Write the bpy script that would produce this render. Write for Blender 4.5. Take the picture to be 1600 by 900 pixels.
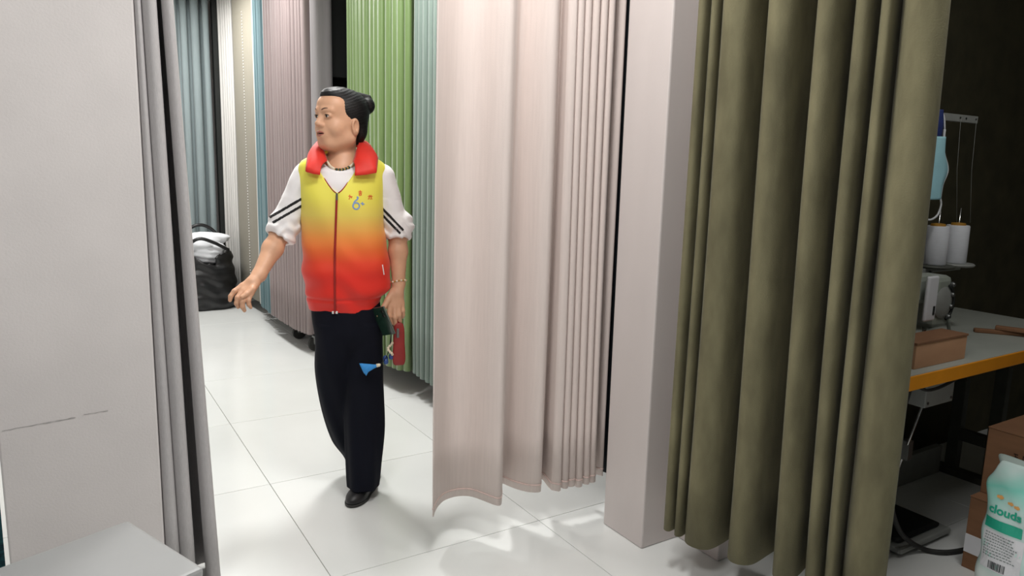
import bpy, bmesh, math, random
import numpy as np
from mathutils import Vector, Matrix
from mathutils.bvhtree import BVHTree

for o in list(bpy.data.objects): bpy.data.objects.remove(o)
S = bpy.context.scene
COL = S.collection
PI = math.pi

# ------------------------------------------------------------------ camera
cam_d = bpy.data.cameras.new('camera'); cam = bpy.data.objects.new('camera', cam_d); COL.objects.link(cam)
S.camera = cam
cam_d.sensor_width = 36.0; cam_d.lens = 1140.0 / 1600.0 * 36.0; cam_d.clip_start = 0.02
R_ = Vector((0.84915145, -0.52751837, 0.02581037)); U_ = Vector((0.06641524, 0.15513544, 0.98565816))
F_ = Vector((0.52395689, 0.83525886, -0.16676875))
cam.matrix_world = Matrix(((R_.x, U_.x, -F_.x, 0), (R_.y, U_.y, -F_.y, 0), (R_.z, U_.z, -F_.z, 1.34), (0, 0, 0, 1)))

# ------------------------------------------------------------------ world, lights, exposure
W = bpy.data.worlds.new('world'); S.world = W; W.use_nodes = True
W.node_tree.nodes['Background'].inputs[0].default_value = (0.93, 0.96, 1.0, 1)
W.node_tree.nodes['Background'].inputs[1].default_value = 0.10
S.view_settings.view_transform = 'Standard'; S.view_settings.look = 'None'
S.view_settings.gamma = 1.0; S.view_settings.exposure = -0.05; S.view_settings.use_curve_mapping = False
def area(name, loc, size, power, col=(1, 0.985, 0.96), sy=None):
    l = bpy.data.lights.new(name, 'AREA'); l.energy = power; l.color = col
    l.shape = 'RECTANGLE'; l.size = size; l.size_y = sy or size
    o = bpy.data.objects.new(name, l); COL.objects.link(o); o.location = loc
    return o
CEIL = 2.80
LAMPS = [((1.05, 3.2), 0.3, 40), ((0.85, 4.9), 0.32, 28), ((0.85, 6.4), 0.32, 36), ((0.95, 1.5), 0.4, 25), ((-0.45, 0.35), 0.6, 34), ((2.15, 0.68), 0.3, 9.5)]  # the last is an extra lamp added to brighten the table, spools and package
for (lx, ly), ls, lp in LAMPS:
    area('panel_light', (lx, ly, CEIL - 0.035), ls, lp)

# ------------------------------------------------------------------ helpers
def tag(o, label=None, cat=None, group=None, kind=None):
    if label: o['label'] = label
    if cat: o['category'] = cat
    if group: o['group'] = group
    if kind: o['kind'] = kind
    return o
def link(name, me, mat=None, parent=None, smooth=False):
    o = bpy.data.objects.new(name, me); COL.objects.link(o)
    if mat is not None and len(me.materials) == 0: me.materials.append(mat)
    if parent is not None: o.parent = parent
    if smooth:
        me.polygons.foreach_set('use_smooth', [True] * len(me.polygons))
    return o
def empty(name, loc=(0, 0, 0), rz=0):
    o = bpy.data.objects.new(name, None); COL.objects.link(o); o.location = loc; o.rotation_euler = (0, 0, rz)
    o.empty_display_size = 0.05
    return o
def pydata(name, v, f, mat=None, parent=None, smooth=False):
    me = bpy.data.meshes.new(name); me.from_pydata([tuple(map(float, p)) for p in v], [], f); me.update()
    return link(name, me, mat, parent, smooth)
def from_bm(name, bm, mat=None, parent=None, smooth=False):
    bmesh.ops.recalc_face_normals(bm, faces=bm.faces)
    me = bpy.data.meshes.new(name); bm.to_mesh(me); bm.free()
    return link(name, me, mat, parent, smooth)
def bm_box(bm, lo, hi, bevel=0.0, M=None):
    r = bmesh.ops.create_cube(bm, size=1.0); vs = r['verts']
    for v in vs:
        v.co = Vector([lo[i] + (v.co[i] + 0.5) * (hi[i] - lo[i]) for i in range(3)])
    if bevel > 0:
        es = list({e for v in vs for e in v.link_edges})
        rr = bmesh.ops.bevel(bm, geom=es, offset=bevel, segments=2, affect='EDGES', profile=0.5)
        vs = list({v for f in rr['faces'] for v in f.verts} | {v for v in vs if v.is_valid})
    if M is not None:
        for v in vs: v.co = M @ v.co
    return vs
def box(name, lo, hi, mat, parent=None, bevel=0.0, M=None):
    bm = bmesh.new(); bm_box(bm, lo, hi, bevel, M)
    return from_bm(name, bm, mat, parent)
def bm_tube(bm, pts, rad, n=10, cap=True):
    pts = [Vector(p) for p in pts]; rings = []
    up = None
    for i, p in enumerate(pts):
        t = (pts[min(i + 1, len(pts) - 1)] - pts[max(i - 1, 0)]).normalized()
        if up is None:
            up = Vector((0, 0, 1)) if abs(t.z) < 0.9 else Vector((1, 0, 0))
        a = t.cross(up).normalized(); b = a.cross(t).normalized(); up = b
        r = rad[i] if hasattr(rad, '__len__') else rad
        rings.append([bm.verts.new(p + a * (r * math.cos(2 * PI * k / n)) + b * (r * math.sin(2 * PI * k / n))) for k in range(n)])
    for i in range(len(rings) - 1):
        for k in range(n):
            bm.faces.new((rings[i][k], rings[i][(k + 1) % n], rings[i + 1][(k + 1) % n], rings[i + 1][k]))
    if cap:
        bm.faces.new(rings[0]); bm.faces.new(rings[-1][::-1])
def tube(name, pts, rad, mat, parent=None, n=10):
    bm = bmesh.new(); bm_tube(bm, pts, rad, n)
    return from_bm(name, bm, mat, parent, True)
def bm_lathe(bm, prof, n=24, M=None):
    rings = []
    for r, z in prof:
        ring = []
        for k in range(n):
            p = Vector((r * math.cos(2 * PI * k / n), r * math.sin(2 * PI * k / n), z))
            ring.append(bm.verts.new(M @ p if M else p))
        rings.append(ring)
    for i in range(len(rings) - 1):
        for k in range(n):
            bm.faces.new((rings[i][k], rings[i][(k + 1) % n], rings[i + 1][(k + 1) % n], rings[i + 1][k]))
    bm.faces.new(rings[0][::-1]); bm.faces.new(rings[-1])
def lathe(name, prof, mat, parent=None, n=24, M=None, smooth=True):
    bm = bmesh.new(); bm_lathe(bm, prof, n, M)
    o = from_bm(name, bm, mat, parent, smooth)
    if smooth: autosmooth(o)
    return o
def autosmooth(o, ang=0.7):
    me = o.data
    me.polygons.foreach_set('use_smooth', [True] * len(me.polygons))
    bm = bmesh.new(); bm.from_mesh(me)
    for e in bm.edges:
        if len(e.link_faces) == 2 and e.calc_face_angle(0) > ang: e.smooth = False
    bm.to_mesh(me); bm.free()
def catmull(pts, n):
    P = np.array(pts, float); out = []
    m = len(P)
    for i in range(m - 1):
        p0, p1, p2, p3 = P[max(i - 1, 0)], P[i], P[i + 1], P[min(i + 2, m - 1)]
        for k in range(n):
            t = k / n
            out.append(0.5 * ((2 * p1) + (-p0 + p2) * t + (2 * p0 - 5 * p1 + 4 * p2 - p3) * t * t + (-p0 + 3 * p1 - 3 * p2 + p3) * t ** 3))
    out.append(P[-1]); return np.array(out)

# ------------------------------------------------------------------ materials
def srgb(r, g, b):
    f = lambda c: (c / 255 / 12.92) if c / 255 <= 0.04045 else ((c / 255 + 0.055) / 1.055) ** 2.4
    return (f(r), f(g), f(b), 1)
def mat(name, c, rough=0.6, var=0.0, scale=(20, 20, 20), bump=0.0, bscale=None, sheen=0.0, metal=0.0, spec=None, detail=4, trans=0.0, coat=0.0, c2=None):
    m = bpy.data.materials.new(name); m.use_nodes = True
    nt = m.node_tree; b = nt.nodes['Principled BSDF']
    b.inputs['Base Color'].default_value = c; b.inputs['Roughness'].default_value = rough; b.inputs['Metallic'].default_value = metal
    if spec is not None: b.inputs['Specular IOR Level'].default_value = spec
    if sheen: b.inputs['Sheen Weight'].default_value = sheen; b.inputs['Sheen Roughness'].default_value = 0.4
    if coat: b.inputs['Coat Weight'].default_value = coat
    if trans: b.inputs['Transmission Weight'].default_value = trans
    tc = nt.nodes.new('ShaderNodeTexCoord')
    def noise(sc, det):
        mp = nt.nodes.new('ShaderNodeMapping'); mp.inputs['Scale'].default_value = sc
        nt.links.new(tc.outputs['Object'], mp.inputs[0])
        n = nt.nodes.new('ShaderNodeTexNoise'); n.inputs['Scale'].default_value = 1.0; n.inputs['Detail'].default_value = det
        nt.links.new(mp.outputs[0], n.inputs['Vector']); return n
    if var or c2:
        n = noise(scale, detail)
        r = nt.nodes.new('ShaderNodeValToRGB')
        r.color_ramp.elements[0].position = 0.3; r.color_ramp.elements[1].position = 0.7
        lo = tuple(x * (1 - var) for x in c[:3]) + (1,); hi = c2 or tuple(min(1, x * (1 + var)) for x in c[:3]) + (1,)
        if c2: lo = c
        r.color_ramp.elements[0].color = lo; r.color_ramp.elements[1].color = hi
        nt.links.new(n.outputs['Fac'], r.inputs[0]); nt.links.new(r.outputs[0], b.inputs['Base Color'])
    if bump:
        n = noise(bscale or (300, 300, 300), 2)
        bp = nt.nodes.new('ShaderNodeBump'); bp.inputs['Strength'].default_value = bump; bp.inputs['Distance'].default_value = 0.002
        nt.links.new(n.outputs['Fac'], bp.inputs['Height']); nt.links.new(bp.outputs[0], b.inputs['Normal'])
    return m
def emis(name, c, s):
    m = bpy.data.materials.new(name); m.use_nodes = True; nt = m.node_tree
    b = nt.nodes['Principled BSDF']; b.inputs['Emission Color'].default_value = c; b.inputs['Emission Strength'].default_value = s
    return m
M_ = {}
M_['tile'] = mat('glazed_tile', srgb(228, 230, 228), 0.16, 0.03, (2, 2, 2), 0.0)
M_['grout'] = mat('grout', srgb(138, 134, 128), 0.9, 0.1)
M_['wall'] = mat('painted_plaster', srgb(214, 208, 206), 0.75, 0.03, (6, 6, 6), 0.25, (160, 160, 160))
M_['pillar'] = mat('pillar_paint', srgb(212, 203, 200), 0.6, 0.04, (5, 5, 1.2), 0.1, (120, 120, 120))
M_['ceil'] = mat('ceiling_paint', srgb(235, 235, 232), 0.9, 0.02)
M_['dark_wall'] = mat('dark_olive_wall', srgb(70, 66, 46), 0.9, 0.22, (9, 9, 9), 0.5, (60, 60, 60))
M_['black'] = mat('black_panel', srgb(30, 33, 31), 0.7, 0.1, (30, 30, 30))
M_['lamp'] = emis('lamp_diffuser', (1, 0.98, 0.95, 1), 2.0)
M_['white_metal'] = mat('white_enamel', srgb(215, 217, 215), 0.4, 0.03)

# ------------------------------------------------------------------ setting: floor with its tiles, walls, ceiling
fl = box('floor', (-3, -3, -0.06), (5.5, 8.3, -0.004), M_['grout']); tag(fl, kind='structure')
TX, TY, T = 0.683, 2.14, 0.808
bm = bmesh.new(); bm_box(bm, (0.0012, 0.0012, -0.012), (T - 0.0012, T - 0.0012, 0), 0.0008)
t0 = from_bm('tile', bm, M_['tile'], fl); first = True
for i in range(-4, 6):
    for j in range(-6, 8):
        x, y = TX + i * T, TY + j * T
        if x + T > 5.5 or y + T > 8.3 or x < -3 or y < -3: continue
        o = t0 if first else t0.copy()
        if not first: COL.objects.link(o); o.parent = fl
        first = False
        o.location = (x, y, 0.0)
def struct(name, lo, hi, m, parent=None, bevel=0.0):
    o = box(name, lo, hi, m, parent, bevel)
    if parent is None: tag(o, kind='structure')
    return o
struct('ceiling', (-3, -3, CEIL), (5.5, 8.3, CEIL + 0.08), M_['ceil'])
struct('wall_back', (-0.4, 7.75, 0), (2.6, 7.9, CEIL), M_['wall'])
struct('wall_left', (-0.75, 2.62, 0), (-0.6, 7.75, CEIL), M_['wall'])
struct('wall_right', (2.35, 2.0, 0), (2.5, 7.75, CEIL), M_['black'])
# stepped pillar beside the velvet curtain
struct('wall_pillar', (1.692, 1.785, 0), (2.12, 2.0, CEIL), M_['pillar'], bevel=0.006)
struct('wall_pillar_step', (1.868, 1.59, 0), (2.12, 1.784, CEIL), M_['pillar'], bevel=0.006)
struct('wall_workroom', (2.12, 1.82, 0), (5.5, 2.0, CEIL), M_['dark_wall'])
struct('wall_light_block', (2.3, 0.2, 0), (4.9, 0.32, CEIL), M_['dark_wall'])  # unseen wall added to keep the outer lamps' light out of the workroom
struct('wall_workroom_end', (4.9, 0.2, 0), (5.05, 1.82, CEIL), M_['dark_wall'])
# left pillar with a scratch
wl = struct('wall_pillar_left', (-0.165, 2.2, 0), (0.206, 2.6, CEIL), M_['wall'], bevel=0.005)
M_['scratch'] = mat('grey_scuff', srgb(174, 170, 168), 0.9, 0.3, (60, 10, 60))
bm = bmesh.new()
random.seed(4)
xs = np.linspace(-0.155, 0.085, 26); prev = None
for i, x in enumerate(xs):
    z = 0.632 + 0.012 * i / 25 + random.uniform(-0.001, 0.001) + (0.004 if i > 18 else 0)
    w = 0.0006 + 0.0016 * (1 if 8 < i < 17 else 0.35) * random.random()
    a = bm.verts.new((x, 2.1992, z - w)); b = bm.verts.new((x, 2.1992, z + w))
    if prev and i not in (18, 19): bm.faces.new((prev[0], a, b, prev[1]))
    prev = (a, b)
from_bm('scuff_mark', bm, M_['scratch'], wl)
# ceiling light fittings (frame and diffuser round each lamp)
for k, ((lx, ly), ls, lp) in enumerate(LAMPS):
    e = empty('ceiling_light', (lx, ly, CEIL))
    h = ls / 2 + 0.02
    bm = bmesh.new()
    for lo, hi in (((-h, -h, -0.03), (h, -h + 0.02, 0)), ((-h, h - 0.02, -0.03), (h, h, 0)), ((-h, -h + 0.02, -0.03), (-h + 0.02, h - 0.02, 0)), ((h - 0.02, -h + 0.02, -0.03), (h, h - 0.02, 0))):
        bm_box(bm, lo, hi)
    from_bm('frame', bm, M_['white_metal'], e)
    box('diffuser', (-h + 0.02, -h + 0.02, -0.022), (h - 0.02, h - 0.02, -0.002), M_['lamp'], e)
    tag(e, ['square ceiling light above the woman', 'square ceiling light above the mauve curtains', 'square ceiling light above the black bag',
            'square ceiling light in front of the pink curtain', 'wide square ceiling light in front of the left pillar', 'small square fill light added to brighten the workroom things'][k], 'ceiling light', 'ceiling lights')

# ------------------------------------------------------------------ curtains
def cloth(name, c, var=0.05, sheen=0.2, rough=0.85, scale=(120, 120, 6), bump=0.25, bscale=(500, 500, 260), spec=0.2):
    return mat(name, c, rough, var, scale, bump, bscale, sheen, spec=spec)
def pleats(poly, n, amp, ov=0.3, seed=1, per=12, jit=0.25, sharp=1.0):
    rnd = random.Random(seed)
    P = np.array(poly, float); seg = np.linalg.norm(np.diff(P, axis=0), axis=1); cum = np.concatenate([[0], np.cumsum(seg)]); L = cum[-1]
    N = n * per + 1; u = np.linspace(0, 1, N)
    # uneven pleat widths
    w = np.array([1 + rnd.uniform(-jit, jit) for _ in range(n)]); w = np.concatenate([[0], np.cumsum(w)]); w /= w[-1]
    s = np.interp(u * n, np.arange(n + 1), w) * L
    am = np.interp(u * n, np.arange(n + 1), [amp * (1 + rnd.uniform(-jit, jit)) for _ in range(n + 1)])
    x = np.interp(s, cum, P[:, 0]); y = np.interp(s, cum, P[:, 1])
    dx = np.gradient(x); dy = np.gradient(y); d = np.hypot(dx, dy) + 1e-9; dx /= d; dy /= d
    k = 9
    ker = np.ones(k) / k
    dx = np.convolve(np.pad(dx, k // 2, 'edge'), ker, 'valid'); dy = np.convolve(np.pad(dy, k // 2, 'edge'), ker, 'valid')
    ph = u * n * 2 * PI
    wv = np.cos(ph); wv = np.sign(wv) * np.abs(wv) ** sharp
    ax = -dy * am * wv + dx * ov * L / n * np.sin(2 * ph) * 0.5
    ay = dx * am * wv + dy * ov * L / n * np.sin(2 * ph) * 0.5
    return np.stack([x + ax, y + ay], 1)
def curtain(name, bot, top, z0, z1, m, label, th=0.004, rows=9, wob=0.004, seed=0, hem=None, group=None, zbot=None, cat='curtain'):
    bot = np.array(bot, float); top = bot if top is None else np.array(top, float)
    n = len(bot); rnd = np.random.RandomState(seed)
    v = []; f = []
    ph = rnd.uniform(0, 6, 4); uu = np.linspace(0, 1, n)
    for r in range(rows + 1):
        t = r / rows
        P = bot * (1 - t) + top * t
        off = wob * np.sin(t * 4 + ph[0] + uu * 9) * (1 - t)
        off2 = wob * np.cos(t * 5 + ph[1] + uu * 7) * (1 - t)
        zb = z0 if zbot is None else np.asarray(zbot)
        z = zb + (z1 - zb) * t
        z = np.broadcast_to(z, (n,))
        for i in range(n): v.append((P[i, 0] + off[i], P[i, 1] + off2[i], z[i]))
    for r in range(rows):
        for i in range(n - 1):
            a = r * n + i; f.append((a, a + 1, a + n + 1, a + n))
    o = pydata(name, v, f, m, None, True)
    md = o.modifiers.new('thickness', 'SOLIDIFY'); md.thickness = th; md.offset = 0
    tag(o, label, cat, group)
    if hem:
        hv = []; hf = []
        tang = np.gradient(bot, axis=0); tang /= (np.linalg.norm(tang, axis=1, keepdims=True) + 1e-9)
        nr = np.stack([-tang[:, 1], tang[:, 0]], 1)
        base = np.array(v[:n])[:, :2]; nxt = np.array(v[n:2 * n])[:, :2]; rz = np.broadcast_to(z0 if zbot is None else np.asarray(zbot), (n,)); dz = (z1 - rz) / rows
        for zz in (hem - 0.0025, hem + 0.0025):
            t = (zz / dz)[:, None]
            P = base * (1 - t) + nxt * t
            for i in range(n): hv.append((P[i, 0], P[i, 1], rz[i] + zz))
        for i in range(n - 1): hf.append((i, i + 1, n + i + 1, n + i))
        h = pydata('hem_seam', hv, hf, M_['hem'], o, True)
        md = h.modifiers.new('thickness', 'SOLIDIFY'); md.thickness = th + 0.0025; md.offset = 0
    return o
M_['hem'] = cloth('pink_hem_thread', srgb(212, 188, 181))
M_['pink'] = cloth('pale_pink_linen', srgb(224, 210, 204), 0.03, 0.15)
M_['velvet'] = cloth('olive_velvet', srgb(116, 111, 86), 0.25, 0.08, 0.9, (14, 14, 5), 0.4, (220, 220, 220), 0.15)
M_['grey'] = cloth('light_grey_linen', srgb(186, 182, 182), 0.06, 0.15, scale=(400, 400, 60))
M_['teal_grey'] = cloth('teal_grey_cloth', srgb(140, 152, 154), 0.05, 0.2)
M_['sheer'] = cloth('white_sheer', srgb(208, 206, 202), 0.04, 0.1)
M_['beige'] = cloth('beige_blackout', srgb(146, 141, 128), 0.03, 0.1)
M_['teal'] = cloth('teal_cloth', srgb(104, 130, 136), 0.06, 0.2)
M_['mauve'] = cloth('mauve_satin', srgb(142, 129, 128), 0.05, 0.2, 0.6)
M_['greyend'] = cloth('grey_back_cloth', srgb(150, 146, 148), 0.04, 0.1)
M_['green'] = cloth('leaf_green_satin', srgb(100, 124, 72), 0.08, 0.3, 0.42, spec=0.6)
M_['sage'] = cloth('sage_satin', srgb(110, 126, 118), 0.08, 0.2, 0.5, spec=0.4)
M_['navy'] = cloth('dark_navy_cloth', srgb(32, 37, 43), 0.1, 0.1)
M_['pattern'] = mat('teal_patterned_cloth', srgb(70, 140, 150), 0.85, 0.0, (60, 60, 160), 0.2, None, c2=srgb(40, 78, 92))
TOP = CEIL - 0.002

# front pale pink curtain: wide soft folds, then close pleats
wide = catmull([(1.020, 2.098), (1.055, 2.142), (1.110, 2.192), (1.160, 2.204), (1.205, 2.170), (1.240, 2.095), (1.268, 2.064), (1.300, 2.100), (1.345, 2.190), (1.372, 2.205), (1.395, 2.150), (1.420, 2.090), (1.446, 2.074), (1.475, 2.110), (1.505, 2.165), (1.516, 2.160), (1.506, 2.115), (1.502, 2.080)], 5)
tight = pleats([(1.502, 2.085), (1.55, 2.085), (1.690, 2.075)], 6, 0.028, 0.5, 3, 12, 0.15)[6:]
tail = catmull([(1.692, 2.10), (1.700, 2.16), (1.722, 2.12), (1.742, 2.078), (1.758, 2.10)], 5)
pb = np.vstack([wide, tight, tail])
pt = pb.copy(); pt[:, 0] = 1.035 + (pb[:, 0] - 1.02) * 1.0; pt[:, 1] = 2.13 + (pb[:, 1] - 2.13) * 0.55
zb = 0.15 + 0.004 * np.sin(np.arange(len(pb)) * 0.35)
curtain('pink_curtain', pb, pt, 0.15, TOP, M_['pink'], 'pale pink curtain hanging in wide folds beside the white pillar', 0.004, 12, 0.003, 1, hem=0.028, zbot=zb)
curtain('navy_curtain', pleats([(1.775, 2.10), (1.86, 2.20), (2.2, 2.30)], 4, 0.02, 0.3, 5), None, 0.14, TOP, M_['navy'], 'dark navy curtain in the gap between pink curtain and pillar')

# olive velvet curtain: big rounded folds, plan points from left to right
dv = np.array([.42, -.9]); dv = dv / np.linalg.norm(dv); nv = np.array([dv[1], -dv[0]])  # nv points to the camera side
def vp(s, d):
    d = d * 1.75 if d < 0 else d
    q = np.array([1.68, 1.66]) + dv * s + nv * d; return (q[0], q[1])
vb = catmull([vp(0.0, 0.0), vp(0.008, 0.026), vp(0.024, 0.026), vp(0.034, -0.01), vp(0.037, -0.03), vp(0.042, 0.010), vp(0.052, 0.026), vp(0.064, 0.010), vp(0.070, -0.03),
     vp(0.078, 0.012), vp(0.096, 0.040), vp(0.130, 0.044), vp(0.160, 0.022), vp(0.182, -0.03), vp(0.196, -0.075), vp(0.206, -0.06),
     vp(0.214, 0.010), vp(0.232, 0.044), vp(0.262, 0.044), vp(0.290, 0.014), vp(0.315, -0.045), vp(0.333, -0.080), vp(0.344, -0.05),
     vp(0.352, 0.016), vp(0.368, 0.046), vp(0.394, 0.038), vp(0.418, -0.005), vp(0.434, -0.060), vp(0.444, -0.040),
     vp(0.452, 0.020), vp(0.468, 0.038), vp(0.486, 0.022), vp(0.500, -0.03), vp(0.506, -0.045), vp(0.512, 0.010), vp(0.524, 0.032), vp(0.538, 0.022), vp(0.548, -0.03), vp(0.553, -0.045),
     vp(0.560, -0.010), vp(0.578, 0.022), vp(0.605, 0.040), vp(0.635, 0.038), vp(0.658, 0.020), vp(0.668, 0.0)], 5)
v0_ = np.array([1.68, 1.66]); vt = v0_ + (vb - v0_) * 0.955
vz = 0.15 - 0.07 * np.linspace(0, 1, len(vb))
curtain('velvet_curtain', vb, vt, 0.155, TOP, M_['velvet'], 'olive green velvet curtain hanging in deep folds at the workroom doorway', 0.005, 12, 0.006, 2, zbot=vz)

# grey curtain at the left pillar
gb = catmull([(0.2085, 2.245), (0.212, 2.212), (0.226, 2.198), (0.240, 2.204), (0.247, 2.232), (0.2475, 2.24), (0.252, 2.212), (0.268, 2.194), (0.286, 2.202), (0.292, 2.25), (0.302, 2.33), (0.314, 2.41), (0.362, 2.41), (0.340, 2.33), (0.322, 2.25), (0.325, 2.21), (0.337, 2.197), (0.349, 2.197), (0.354, 2.206)], 5)
gt = catmull([(0.2065, 2.245), (0.2068, 2.212), (0.208, 2.200), (0.2095, 2.206), (0.211, 2.232), (0.2115, 2.24), (0.215, 2.215), (0.226, 2.196), (0.240, 2.202), (0.244, 2.25), (0.254, 2.33), (0.264, 2.41), (0.282, 2.41), (0.266, 2.33), (0.252, 2.25), (0.251, 2.212), (0.257, 2.200), (0.264, 2.200), (0.268, 2.208)], 5)
curtain('grey_curtain', gb, gt, 0.012, TOP, M_['grey'], 'light grey curtain hanging against the left pillar above the stool', 0.004, 10, 0.002, 4)
curtain('teal_patterned_curtain', pleats([(-0.62, 2.36), (-0.19, 2.36)], 5, 0.03, 0.3, 2), None, 0.05, TOP, M_['pattern'], 'teal patterned curtain at the left edge behind the pillar')

# row at the back of the aisle and along its right side
curtain('teal_grey_curtain', pleats([(0.45, 7.45), (1.31, 7.45)], 9, 0.05, 0.35, 7, 12, 0.4), None, 0.12, TOP, M_['teal_grey'], 'grey-blue curtain at the far end of the aisle behind the black bag')
pp = box('display_post', (1.335, 7.42, 0), (1.375, 7.50, CEIL), M_['black']); tag(pp, 'dark upright post between grey-blue curtain and white sheer', 'post')
curtain('sheer_curtain', pleats([(1.375, 7.34), (1.432, 7.03)], 6, 0.016, 0.3, 8), None, 0.1, TOP, M_['sheer'], 'off-white sheer curtain behind the beige panel at the aisle end')
bp_ = curtain('beige_curtain', catmull([(1.420, 6.985), (1.436, 6.80), (1.452, 6.62), (1.470, 6.44)], 6), None, 0.1, TOP, M_['beige'], 'flat beige curtain panel with a dotted line of eyelets')
bm = bmesh.new()
for k in range(95):
    M = Matrix.Translation((1.4405, 6.70, 0.2 + k * 0.025)) @ Matrix.Rotation(PI / 2, 4, 'Y')
    bm_lathe(bm, [(0.0062, -0.003), (0.0062, 0.003)], 8, M)
eo = from_bm('eyelet', bm, M_['sheer'], bp_); tag(eo, kind='stuff')
curtain('white_curtain', pleats([(1.466, 6.42), (1.456, 6.22)], 3, 0.014, 0.3, 9), None, 0.1, TOP, M_['sheer'], 'narrow white curtain between the beige panel and the teal curtain')
curtain('teal_curtain', pleats([(1.43, 6.20), (1.42, 5.68)], 7, 0.026, 0.4, 10, 12, 0.3), None, 0.12, TOP, M_['teal'], 'teal blue pleated curtain next to the mauve curtain')
curtain('mauve_curtain', pleats([(1.40, 5.66), (1.39, 5.25), (1.455, 4.86)], 17, 0.034, 0.5, 11, 10, 0.35), None, 0.15, TOP, M_['mauve'], 'mauve pleated curtain behind the outstretched arm')
curtain('grey_backed_curtain', catmull([(1.462, 4.85), (1.50, 4.835), (1.55, 4.85), (1.60, 4.87), (1.625, 4.92)], 6), None, 0.15, TOP, M_['greyend'], 'flat grey curtain end beside the mauve pleats')
curtain('green_curtain', pleats([(1.64, 4.58), (1.60, 4.15), (1.625, 3.93), (1.69, 3.75)], 15, 0.034, 0.5, 12, 12, 0.35), None, 0.15, TOP, M_['green'], 'leaf green satin curtain in tight pleats behind the woman')
curtain('sage_curtain', pleats([(1.70, 3.73), (1.697, 3.45), (1.69, 2.75)], 17, 0.028, 0.5, 13, 10, 0.25), None, 0.15, TOP, M_['sage'], 'grey-green satin curtain between the green and pink curtains')
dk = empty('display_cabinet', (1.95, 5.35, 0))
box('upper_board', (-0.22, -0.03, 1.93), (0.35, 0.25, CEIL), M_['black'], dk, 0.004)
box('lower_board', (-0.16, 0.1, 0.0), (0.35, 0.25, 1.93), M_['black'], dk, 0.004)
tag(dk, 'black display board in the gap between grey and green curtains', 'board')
# wheeled base under the mauve curtain
M_['rubber'] = mat('dark_rubber', srgb(45, 45, 43), 0.7, 0.1)
M_['steel'] = mat('dull_steel', srgb(120, 122, 120), 0.4, 0.08, metal=0.8)
rk = empty('rack_base', (1.56, 5.2, 0))
box('beam', (-0.03, -0.40, 0.05), (0.06, 0.55, 0.13), M_['black'], rk, 0.004)
for yy in (-0.2, 0.2):
    M = Matrix.Translation((-0.06, yy, 0.05)) @ Matrix.Rotation(PI / 2, 4, 'X')
    w_ = lathe('caster', [(0.012, -0.016), (0.046, -0.016), (0.05, -0.01), (0.05, 0.01), (0.046, 0.016), (0.012, 0.016)], M_['rubber'], rk, 20, M)
    box('fork', (-0.075, yy - 0.024, 0.05), (-0.02, yy + 0.024, 0.115), M_['steel'], w_, 0.006)
tag(rk, 'dark wheeled rack base under the mauve curtain', 'rack')

# ------------------------------------------------------------------ grey stool in the left corner
M_['stool'] = mat('grey_lacquer', srgb(164, 165, 165), 0.35, 0.03, (5, 5, 5))
c0 = Vector((0.101, 1.919)); ex = Vector((-0.255, -0.100)).normalized(); ey = Vector((0.13, -0.302)).normalized()
st = empty('stool', (c0.x, c0.y, 0), math.atan2(-ex.y, -ex.x))   # local -x along ex, -y along ey
def sbox(n, lo, hi, b=0.0): return box(n, lo, hi, M_['stool'], st, b)
sbox('top', (-0.62, -0.34, 0.425), (0.0, 0.0, 0.45), 0.008)
sbox('apron', (-0.60, -0.32, 0.36), (-0.02, -0.02, 0.425), 0.004)
for lx, ly in ((-0.60, -0.32), (-0.07, -0.32), (-0.60, -0.07), (-0.07, -0.07)):
    sbox('leg', (lx, ly, 0), (lx + 0.05, ly + 0.05, 0.36), 0.004)
tag(st, 'low grey lacquered stool in the lower left corner', 'stool')
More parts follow.
